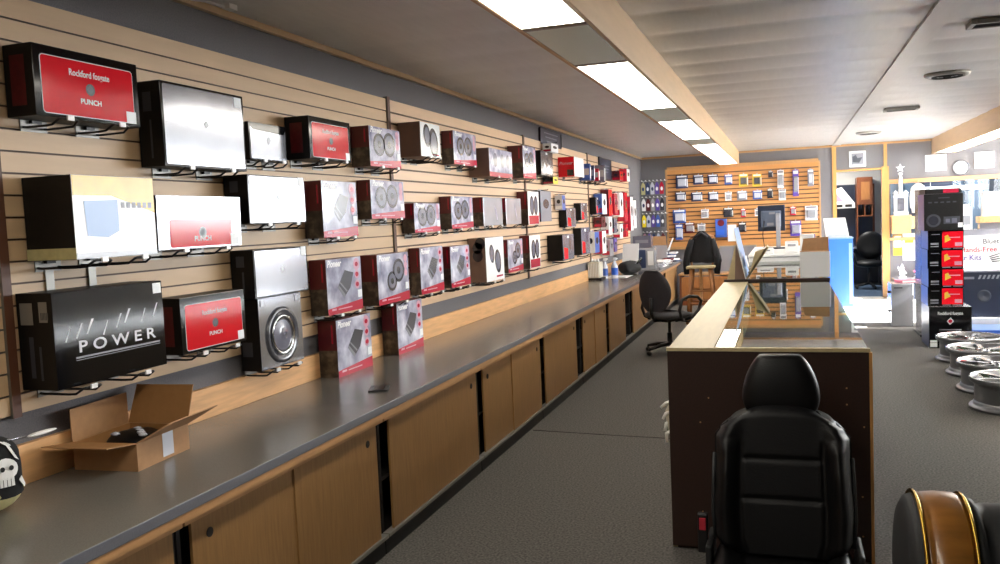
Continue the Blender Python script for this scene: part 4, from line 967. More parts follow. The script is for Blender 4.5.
# white carton
t = empty('carton', (.235, 8.02, .987), 'white sided open carton with brown flap on the second showcase', 'box')
MB().box(-.125, .125, 0, .22, 0, .225, [0, 0, 0, 0, 0, 1]).build('body', ['white', 'kraftin'], t, .003)
for sx, nm in ((0, 'flap'),):
    MB().add([(-.11, .2, .225), (.125, .2, .225), (.125, .26, .345), (-.09, .26, .335), (-.11, .206, .225), (.125, .206, .225), (.125, .266, .345), (-.09, .266, .335)], [(0, 1, 2, 3), (7, 6, 5, 4), (0, 4, 5, 1), (1, 5, 6, 2), (2, 6, 7, 3), (3, 7, 4, 0)]).build('flap', 'kraft', t)
MB().box(.1255, .1262, .02, .2, .03, .2).build('blue_side_print', 'bluep', t)
# monitor seen from behind
t = empty('monitor', (-.2, 12.75, 1.045), 'dark flat monitor seen from behind, standing on the white desk', 'monitor')
MB().box(-.185, .185, -.02, .03, .25, .62).build('screen_housing', 'screenb', t, .008)
MB().box(-.14, .13, -.045, -.021, .31, .54).build('back_cover', 'screeng', t, .012); MB().box(-.03, .05, -.05, -.045, .49, .52).box(-.06, .03, -.05, -.045, .33, .37).build('vent_plate', 'silver2', t)
MB().box(.06, .12, -.09, -.046, .02, .50).build('stand_column', 'silver2', t, .008); MB().box(-.13, .2, -.16, .06, 0, .02).build('stand_base', 'screenb', t, .006)
MB().tube([(-.1, -.05, .4), (-.12, -.1, .2), (-.1, -.12, .03)], .006, 6).build('cable', 'black', t)
for q, (x, y, w, d, h, z, lab) in enumerate([(.06, 11.6, .16, .22, .14, 1.045, 'small white cube box beside the monitor, on the white desk'), (.25, 11.75, .17, .24, .22, 1.045, 'white carton right of the monitor on the white desk'), (-.26, 11.3, .2, .25, .07, 1.045, 'low white device in front of the monitor')]):
    o = MB().box(-w/2, w/2, -d/2, d/2, 0, h).build('white_box', 'white', None, .012, (x, y, z)); tag(o, lab, 'box')
    MB().box(-w*.3, w*.3, -d/2-.001, -d/2, h*.55, h*.75).build('front_print', 'silver2', o)
o = MB().box(-.09, .09, -.09, .09, 0, .2).build('purple_carton', 'purple', None, .004, (.28, 12.4, 1.045)); tag(o, 'purple topped white carton behind the white ones on the desk', 'box')
MB().box(-.0905, .0905, -.0905, -.09, .0, .12).build('white_side', 'white', o)
# white crumpled rag at the staff side of the showcase
t = empty('work_glove', (-.592, 4.35, .48), 'crumpled white gloves sticking out left of the dark brown showcase panel', 'glove')
MB().tube([(.035, 0, .17), (.01, 0, .11), (.015, -.01, .05), (.03, .01, -.03)], [.02, .025, .025, .018], 8).build('palm', 'skin', t)
for q in range(4):
    MB().tube([(.02, -.01, .165-q*.05), (-.01, -.02, .155-q*.052), (-.035+.009*q, -.03, .135-q*.06)], [.011, .010, .007], 7).build('finger', 'whitem', t)
MB().tube([(.03, 0, .18), (.041, 0, .184)], .022, 8).build('cuff', 'grey', t)

# blue counter and paper display
t = empty('display_pedestal', (.78, 14.75, 0), 'bright blue display pedestal left of the office doorway', 'pedestal')
MB().box(-.22, .21, -.25, .25, 0, 1.09).build('body', 'blue', t, .006); MB().box(-.23, .22, -.26, .26, 1.09, 1.11).build('top_board', 'bluep', t, .004)
MB().box(-.22, -.215, -.2505, -.25, .0, 1.05).box(.15, .2, -.2506, -.25, .05, 1.02).build('painted_gloss_strip', 'bluep', t)  # paler blue strips put the sheen of the face into the colour
t = empty('paper_display', (.76, 14.72, 1.11), 'slanted white leaflet display on top of the blue pedestal', 'display')
MB().add([(-.15, -.05, 0), (.19, -.05, 0), (.19, .18, 0), (-.15, .18, 0), (-.19, .06, .31), (.14, .06, .31), (.14, .12, .31), (-.19, .12, .31)], [(3, 2, 1, 0), (4, 5, 6, 7), (0, 1, 5, 4), (1, 2, 6, 5), (2, 3, 7, 6), (3, 0, 4, 7)]).build('holder', 'white', t)
MB().box(-.13, .15, -.09, -.06, 0, .05).build('front_lip', 'clear', t)

# ------------------------------------------------------------------ desk chair
def task_chair():
    t = empty('desk_chair', (-1.30, 9.85, 0), 'charcoal swivel desk chair with arms in front of the oak cabinets', 'chair', rz=.95)
    # facing +X
    P = []; nu, nv = 28, 16
    for j in range(nv):
        v = j/(nv-1)
        for i in range(nu):
            a = 2*PI*i/nu; z = .50+.47*v
            w = .245*max(.02, math.sin(PI*min(1, max(0, .06+.90*v)))**.45)
            th = .045*max(.05, math.sin(PI*(.03+.94*v))**.4)
            x = -.235-.03*v+.03*math.sin(PI*v); c, s = math.cos(a), math.sin(a)
            P.append((x+th*c, w*math.copysign(abs(s)**.8, s), z))
    mb = MB().grid(P, nu, nv, 0, True, True); mb.f += [tuple(range(nu)), tuple((nv-1)*nu+q for q in reversed(range(nu)))]; mb.mi += [0, 0]; mb.sm += [True, True]
    mb.build('backrest', 'fabric', t)
    P = []; nv = 9
    for j in range(nv):
        v = j/(nv-1); q = math.sin(PI*(.08+.84*v))**.35
        for i in range(nu):
            a = 2*PI*i/nu; c, s = math.cos(a), math.sin(a)
            P.append((.0+.25*q*math.copysign(abs(c)**.6, c), .24*q*math.copysign(abs(s)**.6, s), .40+.10*v-.025*max(0, c)*v))
    mb = MB().grid(P, nu, nv, 0, True, True); mb.f += [tuple(range(nu)), tuple((nv-1)*nu+k for k in reversed(range(nu)))]; mb.mi += [0, 0]; mb.sm += [True, True]
    mb.build('seat', 'greyfab', t)
    MB().box(-.14, .12, -.1, .1, .375, .402).tube([(-.12, 0, .39), (-.24, 0, .40), (-.29, 0, .48), (-.29, 0, .66)], .018, 8).build('mechanism', 'black', t)
    MB().tube([(.0, -.1, .385), (.02, -.3, .38), (.03, -.34, .38)], .007, 6).build('lever', 'black', t)
    MB().cyl((0, 0, .10), (0, 0, .24), .03).cyl((0, 0, .24), (0, 0, .376), .018).build('gas_lift', 'black', t)
    mb = MB()
    for k in range(5):
        a = 2*PI*k/5+.5; mb.tube([(0, 0, .11), (.15*math.cos(a), .15*math.sin(a), .10), (.30*math.cos(a), .30*math.sin(a), .07)], [.028, .022, .016], 8)
    mb.build('star_base', 'black', t)
    for k in range(5):
        a = 2*PI*k/5+.5; cx, cy = .30*math.cos(a), .30*math.sin(a)
        MB().lathe([(.012, -.022), (.026, -.018), (.027, 0), (.026, .018), (.012, .022)], (cx, cy, .027), (-math.sin(a), math.cos(a), 0), 16).cyl((cx, cy, .03), (cx, cy, .075), .008).build('caster', 'black', t)
    for s in (-1, 1):
        y = .29*s
        MB().tube([(-.10, .20*s, .40), (-.10, y*.98, .42), (-.14, y, .52), (-.10, y, .64), (.02, y, .67), (.16, y, .655), (.22, y, .60), (.17, y, .50), (.06, y, .43), (.04, .21*s, .40)], .019, 8).build('armrest', 'black', t)
    return t
task_chair()
# wooden stool with jacket
t = empty('bar_stool', (-1.18, 12.6, 0), 'wooden stool behind the desk chair, with pale seat edge and a jacket over its back', 'stool')
MB().box(-.20, .20, -.17, .17, .80, .835).build('seat', 'birch', t, .008)
for sx in (-1, 1):
    for sy in (-1, 1):
        MB().tube([(.13*sx, .12*sy, .80), (.20*sx, .19*sy, .0)], [.026, .02], 10).build('leg', 'stoolw', t)
for z, r in ((.30, .95), (.48, .8)):
    q = .2-.07*z/.8
    MB().cyl((-q, -q*.95, z), (q, -q*.95, z), .013).cyl((-q, q*.95, z), (q, q*.95, z), .013).cyl((-q, -q*.95, z+.06), (-q, q*.95, z+.06), .013).cyl((q, -q*.95, z+.06), (q, q*.95, z+.06), .013).build('rung', 'stoolw', t)
for s in (-1, 1): MB().tube([(.15*s, .15, .83), (.16*s, .2, 1.05), (.15*s, .22, 1.26)], .016, 8).build('back_post', 'stoolw', t)
MB().tube([(-.17, .22, 1.24), (0, .225, 1.28), (.17, .22, 1.24)], .02, 8).build('back_rail', 'stoolw', t)
MB().cyl((0, -.10, .30), (0, -.1, .8), .022).build('centre_post', 'oak', t)
t = empty('jacket', (-1.18, 12.6, .84), 'black jacket draped over the back of the wooden stool', 'jacket')
P = []; nu, nv = 44, 14
for j in range(nv):
    v = j/(nv-1)
    for i in range(nu):
        a = 2*PI*i/nu; c, s = math.cos(a), math.sin(a)
        w = .03+.225*math.sin(v*PI/2)**.75; d = .045+.055*v
        fold = 1+.05*math.sin(9*a+2*v)*v
        P.append((.0+w*c*fold+.01*v, .20+d*s*fold, .495-.46*v-.015*math.sin(4*a)*v))
mb = MB().grid(P, nu, nv, 0, True, True); mb.f.append(tuple(range(nu))); mb.mi.append(0); mb.sm.append(True); mb.build('body_cloth', 'jacket', t)
for s in (-1, 1): MB().tube([(.14*s, .2, .36), (.20*s, .15, .18), (.225*s, .1, .02), (.215*s, .07, -.13)], [.05, .055, .05, .042], 10).build('sleeve', 'jacket', t)
MB().tube([(-.09, .13, .40), (0, .11, .47), (.09, .13, .40)], .018, 8).build('collar', 'fabric', t)
# low wooden bench behind the stool
t = empty('storage_bench', (-1.3, 15.2, 0), 'low brown wooden bench behind the stool, under the back slatwall', 'bench')
MB().box(-.48, .58, -.2, .25, 0, .08).box(-.48, -.45, -.2, .25, .08, .52).box(.55, .58, -.2, .25, .08, .52).build('frame', 'cab', t)
MB().box(-.5, .6, -.22, .27, .52, .55).build('top', 'oak', t, .004)
for q in range(2): 
    d = MB().box(-.445+q*.5, .045+q*.5, -.215, -.195, .10, .50).build('drawer', 'stoolw', t, .004)
    MB().box(-.25+q*.5, -.15+q*.5, -.235, -.216, .29, .31).build('handle', 'brass', d)
t = empty('partition_board', (-.92, 15.4, 0), 'plain grey low partition below the blue box, right of the jacket', 'partition')
MB().box(-.2, .42, 0, .05, 0, .98).build('panel', 'amp2', t, .003); MB().box(-.2, .42, -.005, .055, .98, 1.0).build('cap', 'metalgy', t, .002)

# ------------------------------------------------------------------ black leather car seat
def car_seat():
    t = empty('car_seat', (-.035, 3.42, 0), 'black leather car seat standing on the floor before the dark brown panel', 'car seat')
    NU, NV = 61, 70
    def lerp(T, v):
        for (a, x), (b, y) in zip(T, T[1:]):
            if v <= b: 
                q = (v-a)/(b-a); q = q*q*(3-2*q); return x+(y-x)*q
        return T[-1][1]
    hw = [(0, .235), (.12, .262), (.3, .268), (.5, .262), (.68, .258), (.78, .258), (.88, .24), (.95, .21), (1, .165)]
    def surf(u, v, front):
        z = .26+.565*v-.06*abs(u)**3*max(0, (v-.75)/.25); w = lerp(hw, v)
        x = w*u; lean = .12*v
        bol = lerp([(0, .0), (.1, .055), (.55, .065), (.70, .05), (.80, .02), (1, 0)], v)
        au = abs(u)
        d = -.055-bol*math.exp(-((au-.80)/.14)**2)
        if au < .60:
            for vs in (.37, .64): d += .012*math.exp(-((v-vs)/.013)**2)*(1 if au < .52 else (.60-au)/.08)
        d += .016*math.exp(-((au-.60)/.03)**2)*(1 if v < .72 else max(0, 1-(v-.72)/.06))
        edge = max(0, 1-((1-au)/.16)) if au > .84 else 0
        d += (.055+bol*.3)*edge**2*1.0
        if v > .93: d += .05*((v-.93)/.07)**2
        if front: return (x, d+lean, z)
        return (x, .075+.02*math.cos(au*PI/2)+lean-(.08*edge**2)-(.05*((v-.93)/.07)**2 if v > .93 else 0), z)
    P = []
    for j in range(NV):
        v = j/(NV-1)
        row = [surf(-1+2*i/(NU-1), v, True) for i in range(NU)]+[surf(1-2*i/(NU-1), v, False) for i in range(NU)]
        P += row
    n = 2*NU
    mb = MB().grid(P, n, NV, 0, True, True); mb.f += [tuple(reversed(range(n))), tuple((NV-1)*n+q for q in range(n))]; mb.mi += [0, 0]; mb.sm += [False, False]
    bk = mb.build('backrest', 'leather', t)
    for s in (-1, 1): MB().tube([(.262*s*k, .12*v+.06-.07, .26+.565*v) for v, k in ((.06, .98), (.25, 1.02), (.45, 1.01), (.65, .99))], .008, 6).build('side_piping', 'rubber', bk)
    # headrest
    P = []; nu, nv = 36, 18
    for j in range(nv):
        v = j/(nv-1); q = math.sin(PI*(.06+.88*v))**.22
        w = (.172-.055*v)*q
        for i in range(nu):
            a = 2*PI*i/nu; c, s = math.cos(a), math.sin(a)
            P.append((w*math.copysign(abs(c)**.55, c), .15+.03*v+.06*q*math.copysign(abs(s)**.7, s), .775+.235*v))
    mb = MB().grid(P, nu, nv, 0, True, True); mb.f += [tuple(reversed(range(nu))), tuple((nv-1)*nu+k for k in range(nu))]; mb.mi += [0, 0]; mb.sm += [True, True]
    h = mb.build('headrest', 'leather', t)
    for s in (-1, 1): MB().cyl((.06*s, .15, .74), (.06*s, .155, .86), .007).build('headrest_post', 'chrome', h)
    # cushion
    P = []; nu, nv = 61, 24
    def cush(u, v, top):
        y = .02-.50*v; x = .27*u*(1-.04*v); au = abs(u)
        z = .245+.035*v+.04*math.exp(-((au-.8)/.15)**2)-.012*math.exp(-((au-.58)/.03)**2)-(.06*max(0, (au-.86)/.14)**2)
        if v > .85: z -= .07*((v-.85)/.15)**2
        return (x, y, z) if top else (x*.96, y+.01, .09)
    for j in range(nv):
        v = j/(nv-1); P += [cush(-1+2*i/(nu-1), v, True) for i in range(nu)]+[cush(1-2*i/(nu-1), v, False) for i in range(nu)]
    n = 2*nu; mb = MB().grid(P, n, nv, 0, True, True); mb.f += [tuple(range(n)), tuple((nv-1)*n+k for k in reversed(range(n)))]; mb.mi += [0, 0]; mb.sm += [False, False]
    mb.build('seat_cushion', 'leather', t)
    for s in (-1, 1): MB().box(.2*s-.02, .2*s+.02, -.46, .1, 0, .05).box(.2*s-.012, .2*s+.012, -.4, .06, .05, .092).build('slide_rail', 'metalgy', t, .003)
    MB().box(-.29, -.265, -.1, .12, .10, .30).build('recliner_cover', 'rubber', t, .01); MB().box(.265, .29, -.1, .12, .10, .30).build('recliner_cover', 'rubber', t, .01)
    b = MB().box(-.325, -.285, -.03, .0, .24, .40).build('belt_buckle', 'black', t, .005); MB().box(-.318, -.292, -.035, -.03, .335, .385).build('release_button', mat('red_plastic', 'c03040', .4), b, .003)
car_seat()

# ------------------------------------------------------------------ alloy wheels lying on the carpet
def wheel(x, y, rz, label):
    t = empty('alloy_wheel', (x, y, 0), label, 'wheel', 'chrome wheels lying on the carpet', rz)
    R, H = .305, .25
    prof = [(R*.97, 0), (R, .004), (R, .020), (R*.985, .027), (R*.92, .030), (R*.912, .034), (R*.905, .050), (R*.895, .056), (R*.88, .060), (R*.878, .066), (R*.878, .178), (R*.88, .184), (R*.90, .190), (R*.908, .194), (R*.925, .206), (R*.985, .212), (R, .220), (R, H-.005), (R*.97, H), (R*.93, H-.008), (R*.90, H-.02), (R*.86, .20), (R*.83, .16), (R*.83, .06), (R*.87, .03), (R*.93, .012)]
    MB().lathe(prof, k=56, closed=True).build('rim', 'alloy', t)
    MB().lathe([(R*.935, H-.0075), (R*.97, H+.002), (R*1.0, H-.006), (R*.985, H-.012), (R*.95, H-.009)], k=56, closed=True).build('polished_lip', 'chrome', t)
    MB().lathe([(.03, .170), (.075, .170), (.085, .19), (.08, .225), (.055, .236), (.03, .236)], k=28, closed=True).build('hub', 'chrome', t)
    MB().lathe([(.001, .240), (.026, .238), (.0295, .23), (.0295, .19)], k=20).build('centre_cap', 'black', t)
    for k in range(6):
        a = 2*PI*k/6; u = V(math.cos(a), math.sin(a), 0); w = V(-math.sin(a), math.cos(a), 0)
        st = []
        for r, hw_, z, th in ((.06, .034, .232, .05), (.14, .026, .238, .04), (.22, .030, .242, .03), (.270, .044, .240, .025)):
            st.append([u*r-w*hw_+Z_*(z-th), u*r+w*hw_+Z_*(z-th), u*r+w*hw_*.7+Z_*z, u*r-w*hw_*.7+Z_*z])
        vs = [p for s in st for p in s]; F = [(3, 2, 1, 0), (12, 13, 14, 15)]
        for i in range(3):
            for q in range(4): F.append((i*4+q, i*4+(q+1) % 4, (i+1)*4+(q+1) % 4, (i+1)*4+q))
        MB().add(vs, F).build('spoke', 'chrome', t)
    for k in range(6):
        a = 2*PI*(k+.5)/6; MB().cyl((.055*math.cos(a), .055*math.sin(a), .220), (.055*math.cos(a), .055*math.sin(a), .2375), .009, k=10).build('bolt_hole', 'dark', t)
wheel(1.725, 9.55, .1, 'farthest of the four chrome wheels, in front of the black carton')
wheel(1.695, 8.78, .5, 'second farthest of the four chrome wheels on the carpet')
wheel(1.655, 8.03, .9, 'third chrome wheel, second nearest of the row')
wheel(1.625, 7.32, 1.3, 'nearest of the four chrome wheels, cut off by the picture edge')

# drum with wooden band in the near right corner
t = empty('wood_banded_drum', (.385, 2.60, .554), 'black padded roll with a varnished wooden band between brass rings, bottom right corner', 'drum')
AX = V(1, .03, -.02).normalized(); R = .225
MB().lathe([(R-.03, -.055), (R-.006, -.055), (R-.001, -.046), (R-.006, -.040), (R-.001, -.034), (R+.003, 0), (R+.002, .045), (R-.004, .058), (R-.03, .058)], (0, 0, 0), AX, 72, closed=True).build('wooden_band', 'gold', t)
for a in (-.060, .062):
    MB().lathe([(R+.0+.007*math.cos(q*PI/4), a+.005*math.sin(q*PI/4)) for q in range(8)], (0, 0, 0), AX, 72, closed=True).build('brass_ring', 'brass', t)
MB().lathe([(.0, -.095), (.14, -.094), (.19, -.09), (R-.012, -.078), (R-.008, -.064)], (0, 0, 0), AX, 64).build('padded_end', 'rubber', t)
MB().lathe([(R-.03, .068), (R-.012, .072), (R-.012, .09), (R-.03, .098), (R-.022, .12), (R-.018, .25), (R-.03, .40), (.1, .42), (.0, .42)], (0, 0, 0), AX, 64).build('padded_body', 'rubber', t)
MB().box(-.04, .34, -.10, .10, -.33, -.19).box(-.06, .36, -.14, .14, -.554, -.53).box(.12, .20, -.05, .05, -.53, -.33).build('pedestal', 'black', t, .006)

# ------------------------------------------------------------------ tower of cartons on the right
YTW = 10.3
o = MB().box(0, .42, 0, .55, 0, .46, [1, 0, 0, 0, 0, 2]).build('subwoofer_carton', ['boxblk', 'teal', 'silver2'], None, .003, (1.467, YTW, 0)); tag(o, 'large black carton with white print at the bottom of the tower by the wheels', 'box', 'cartons in the tower')
f = fy((.21, -.0005, .23))
MB().text(f, 'Rockford fosgate', .045, 0, .155, 0, bold=.02, sx=.8).build('lettering', 'ink', o)
MB().poly(f, [(-.035, .07), (-.004, .028), (.035, .07), (.004, .112)]).build('diamond_emblem', 'ink', o); MB().disc(f, 0, .07, .02, n0=.0007, n1=.001).build('emblem_centre', 'redband', o)
MB().rect(f, -.11, -.03, .11, -.018).build('small_print', 'grey', o); MB().rect(f, -.20, -.215, -.13, -.17).rect(f, -.20, -.165, -.13, -.14).build('white_labels', 'sticker', o)
z = .462
ords = ['lowest', 'second lowest', 'third', 'topmost']
for q in range(4):
    o = MB().box(0, .352, 0, .5, 0, .206, [1, 0, 0, 0, 0, 0]).build('amplifier_carton', ['boxblk', 'blue'], None, .003, (1.465+.006*(q % 2), YTW+.06, z)); tag(o, '%s of four red and black cartons stacked in the tower' % ords[q], 'box', 'cartons in the tower')
    f = fy((.176, -.0005, .103))
    MB().rect(f, -.035, -.085, .168, .09).build('red_print', 'red', o); MB().poly(f, [(-.01, -.03), (.05, .0), (.02, .055), (-.01, .04)], .0007, .001).build('flash_picture', 'yellow', o)
    MB().rect(f, .09, -.07, .16, -.03, .0007, .001).rect(f, .02, .02, .14, .03, .0007, .001).build('white_print', 'pink', o); MB().rect(f, -.15, -.05, -.07, -.03).rect(f, -.15, -.075, -.07, -.065).rect(f, -.14, .06, -.06, .065).build('side_text_lines', 'grey', o)
    MB().rect(f, -.03, -.098, .05, -.09).rect(f, .07, -.098, .16, -.09).build('bottom_text', 'grey', o)
    z += .2075
o = MB().box(0, .385, 0, .45, 0, .40, [1, 0, 0, 0, 0, 2]).build('stereo_carton', ['boxside', 'purple', 'silver2'], None, .003, (1.432, YTW+.04, z)); tag(o, 'big black carton picturing a car stereo above the red cartons', 'box', 'cartons in the tower')
f = fy((.1925, -.0005, .2))
MB().disc(f, -.10, -.09, .072, k=28).build('dial_ring', 'inkdk', o); MB().disc(f, -.10, -.09, .05, n0=.0007, n1=.001, k=28).build('dial_centre', 'cone', o)
MB().rect(f, .0, -.13, .16, -.05).build('stereo_picture', 'inkdk', o); MB().rect(f, -.05, .15, .06, .16).build('printed_line', 'inkdk', o)
mb = MB()
for q in range(5): mb.rect(f, -.15+.06*q, .10, -.115+.06*q, .115)
mb.build('button_row', 'inkdk', o); MB().rect(f, .02, -.115, .06, -.075, .0007, .001).rect(f, .08, -.12, .13, -.07, .0007, .001).build('display_print', 'cone2', o)
MB().rect(f, .14, -.17, .185, -.12, .0007, .001).build('price_sticker', 'sticker', o)
z += .402
o = MB().box(0, .36, 0, .4, 0, .05, [0, 0, 0, 0, 0, 0]).build('flat_carton', 'boxside', None, .003, (1.445, YTW+.06, z)); tag(o, 'flat dark carton with red print on the very top of the tower', 'box', 'cartons in the tower')
MB().rect(fy((.2, -.0005, .025)), -.02, -.02, .13, .02).build('red_print', 'redband', o)
t = empty('display_board', (1.565, 11.45, 0), 'narrow dark grey display board standing left of the carton tower', 'board')
MB().box(-.05, .05, -.25, .25, 0, 1.76).build('panel', 'amp', t, .004); MB().box(-.07, .07, -.28, .28, 0, .03).build('foot', 'black', t, .003)
o = MB().box(-.012, .10, 0, .2, 0, 1.14).build('blue_carton', 'bluepk', None, .006, (1.60, 10.95, 0)); tag(o, 'tall upright blue carton squeezed between the dark display board and the carton tower', 'box'); MB().rect(fy((.04, -.0005, .85)), -.03, -.2, .03, .2).build('front_print', 'purple', o); MB().box(-.0125, .1005, -.0005, .2005, 0.01, .6).build('dark_lower_print', 'amp', o)
t = empty('equipment_box', (1.42, 12.15, 0), 'pale grey metal box with black latches on the vinyl floor edge', 'box')
MB().box(-.135, .13, 0, .42, 0, .56).build('body', 'silver2', t, .008)
mb = MB().box(-.165, -.136, .1, .14, .43, .46).box(-.165, -.136, .1, .14, .18, .21); mb.build('latches', 'black', t, .004)
MB().rect(fy((0, -.0005, .28)), -.1, .22, -.0, .235).build('name_strip', 'inkdk', t)
for q in range(3): pass
o = MB().box(-.1, .1, -.12, .12, 0, .03, [0, 0, 0, 0, 0, 0]).build('folder', mat('pink_folder', 'e07088', .6), None, .004, (1.49, 12.4, .562)); tag(o, 'pink folder lying on the pale grey metal box', 'folder'); o.rotation_euler.z = .3
MB().box(-.095, .095, -.121, -.1205, .006, .024).build('paper_edge', 'whitem', o)

# display counter with banner on the right
YC = 12.0
t = empty('display_counter', (2.85, YC, 0), 'dark blue display counter with a round speaker, under the banner on the right', 'counter')
MB().box(-.85, .75, .02, .5, .13, .70).build('body', 'bluedk', t, .004); MB().box(-.87, .77, -.04, .52, 0, .13).build('plinth', 'white', t, .004); MB().box(-.87, .77, -.0, .52, .70, .73).build('top', 'amp2', t, .004)
f = fy((0, .0195, .40)); MB().lathe([(.001, .002), (.05, .006), (.062, .012), (.075, .01), (.08, 0)], V(-.51, .02, .40), (0, -1, 0), 28).build('speaker', 'inkdk', t)
mb = MB()
for q in range(12): mb.poly(f, [(-.58+.05*q, .215), (-.555+.05*q, .215), (-.535+.05*q, .265), (-.56+.05*q, .265)])
mb.build('slash_marks', 'silver2', t)
mb = MB().rect(f, -.83, .215, -.62, .245); mb.build('grey_strip', 'grey', t)
t = empty('floor_platform', (2.95, 11.65, 0), 'low blue edged platform in front of the dark display counter', 'platform')
MB().box(-.85, .65, -.28, .28, 0, .05).build('edge', 'blue', t, .003); MB().box(-.84, .64, -.27, .27, .05, .056).build('surface', 'bluep', t)
t = empty('banner', (2.72, YC+.03, .735), 'white banner lettered Bluetooth Hands-Free Car Kits behind the wheels', 'banner')
MB().box(-.68, .50, 0, .012, 0, .43).build('board', 'whitem', t, .002)
f = fy((-.10, -.0005, .215))
MB().text(f, 'Bluetooth', .088, -.115, .135, 0, bold=.012).build('grey_lettering', 'amp', t); MB().text(f, 'Hands-Free', .088, -.34, .035, 0, bold=.012).build('red_lettering', 'redband', t); MB().text(f, 'Car Kits', .088, -.455, -.065, 0, bold=.012).build('purple_lettering', 'purple', t)
mb = MB()
for q in range(4): mb.poly(f, [(-.22+.01*q, -.05-.02*q), (-.06, .0-.035*q), (-.06, -.008-.035*q), (-.22+.01*q, -.065-.02*q)])
mb.build('wing_motif', 'inkdk', t)
MB().box(-.68, -.60, .013, .05, -.0, .05).box(.42, .5, .013, .05, 0, .05).build('feet', 'black', t)
t2 = empty('wire_clip', (-2.44, 3.45, ZC-.03), 'small white clip on the ceiling edge of the left wall, top of the picture', 'clip')
MB().box(-.02, .02, -.03, .03, .0, .025).tube([(-.01, -.03, .01), (-.03, -.14, .012), (-.06, -.2, .01)], .006, 6).build('body', 'white', t2)
# things on top behind the banner
t = empty('leaflet_shelf', (2.55, 12.32, .735), 'pale wooden leaflet shelf above the banner', 'shelf')
MB().box(-.45, .6, -.06, .12, .0, .5).build('back_block', 'amp2', t, .003); MB().box(-.22, .62, -.08, .14, .58, .66).build('shelf_board', 'pine', t, .004); MB().box(-.2, .6, .0, .12, .5, .58).build('riser', 'amp2', t)
for x, y, z, w, h, d, lab in [(2.19, 12.30, .735+.502, .14, .29, .03, 'white sheet stand right of the stereo carton'), (2.17, 12.40, .735+.502, .13, .32, .02, 'small grey framed card behind the white sheet stand'), (2.48, 12.33, .735+.662, .2, .31, .14, 'tall white carton standing on the pale wooden leaflet shelf'), (2.14, 11.975, .735+.22, .17, .31, .014, 'white price sheet leaning on the banner')][:4]:
    if 'leaning' in lab: continue
    o = MB().box(-w/2, w/2, -d/2, d/2, 0, h).build('white_sheet' if d < .1 else 'white_box', 'white', None, .003, (x, y, z)); tag(o, lab, 'paper' if d < .1 else 'box')
    MB().rect((V(0, -d/2-.0005, h/2), X_, Z_, -Y_), -w*.35, -h*.3, w*.35, h*.1).build('faint_print', 'silver2', o)

# things on the right part of the back wall
def frame(x0, x1, z0, z1, lab, name='picture_frame', m='white', pic=True):
    o = empty(name, ((x0+x1)/2, YB-.001, z0), lab, 'picture' if pic else 'paper'); w = x1-x0; h = z1-z0
    MB().box(-w/2, w/2, -.02, 0, 0, h).build('frame' if pic else 'sheet', m, o, .004)
    if pic:
        MB().box(-w*.36, w*.36, -.0215, -.0201, h*.15, h*.85).build('picture', 'silver2', o)
        MB().poly((V(0, -.0216, h*.5), X_, Z_, -Y_), [(-w*.28, -h*.2), (w*.1, -h*.25), (w*.3, h*.1), (0, h*.05), (-w*.1, h*.25), (-w*.3, h*.15)]).build('picture_motif', 'inkdk', o)
    else: MB().box(-w*.4, w*.4, -.0207, -.0201, h*.4, h*.8).build('faint_print', 'silver2', o)
frame(1.05, 1.318, 2.27, 2.545, 'small white framed picture above the office doorway')
frame(2.238, 2.56, 2.13, 2.40, 'white sheet on the wall left of the round clock', 'wall_notice', 'white', False)
frame(2.973, 3.27, 2.13, 2.40, 'white sheet on the wall right of the round clock', 'wall_notice', 'white', False)
t = empty('wall_clock', (2.77, YB-.001, 2.16), 'round white wall clock with grey rim above the interior window', 'clock')
MB().lathe([(.001, .03), (.112, .03), (.112, .02)], (0, 0, 0), (0, -1, 0), 40).build('dial', 'white', t)
MB().lathe([(.110, .0), (.130, .0), (.132, .03), (.122, .042), (.110, .036)], (0, 0, 0), (0, -1, 0), 40, closed=True).build('rim', 'amp', t)
MB().poly((V(0, -.031, 0), X_, Z_, -Y_), [(-.006, -.01), (.006, -.01), (.004, .075), (-.004, .075)], 0, .001).build('hand', 'dark', t); MB().poly((V(0, -.0325, 0), X_, Z_, -Y_), [(-.01, .006), (-.01, -.006), (.065, -.03), (.07, -.022)], 0, .001).build('hand', 'dark', t)
mb = MB()
for q in range(12):
    a = 2*PI*q/12; mb.disc((V(0, -.0305, 0), X_, Z_, -Y_), .095*math.cos(a), .095*math.sin(a), .006, k=8)
mb.build('hour_marks', 'inkdk', t)
# shelf box with trophies
t = empty('wall_shelf', (1.83, YB-.05, 1.10), 'honey wooden box shelf holding the white trophy, right of the doorway', 'shelf')
MB().box(-.14, .15, -.22, 0, 0, .29).build('box', 'oak', t, .004); MB().box(.152, .42, -.22, 0, .08, .28).build('side_box', 'pine', t, .004); MB().box(-.15, .16, -.23, .0, .29, .31).build('top_board', 'pine', t, .003)
t = empty('trophy', (1.835, 15.82, 1.412), 'tall white trophy with a star on top beside the interior window', 'trophy')
MB().box(-.11, .11, -.06, .06, 0, .06).build('base', 'white', t, .004)
for s in (-1, 1): MB().lathe([(.03, .06), (.03, .36), (.045, .37), (.02, .40), (.001, .42)], (.08*s, 0, 0), (0, 0, 1), 14).build('column', 'white', t)
MB().box(-.11, .11, -.05, .05, .30, .34).build('bridge', 'white', t, .003); MB().lathe([(.03, .34), (.035, .62), (.02, .66), (.04, .70), (.015, .72)], (0, 0, 0), (0, 0, 1), 14).build('stem', 'white', t)
st = [((.075 if q % 2 == 0 else .032)*math.sin(PI*q/5), (.075 if q % 2 == 0 else .032)*math.cos(PI*q/5)) for q in range(10)]
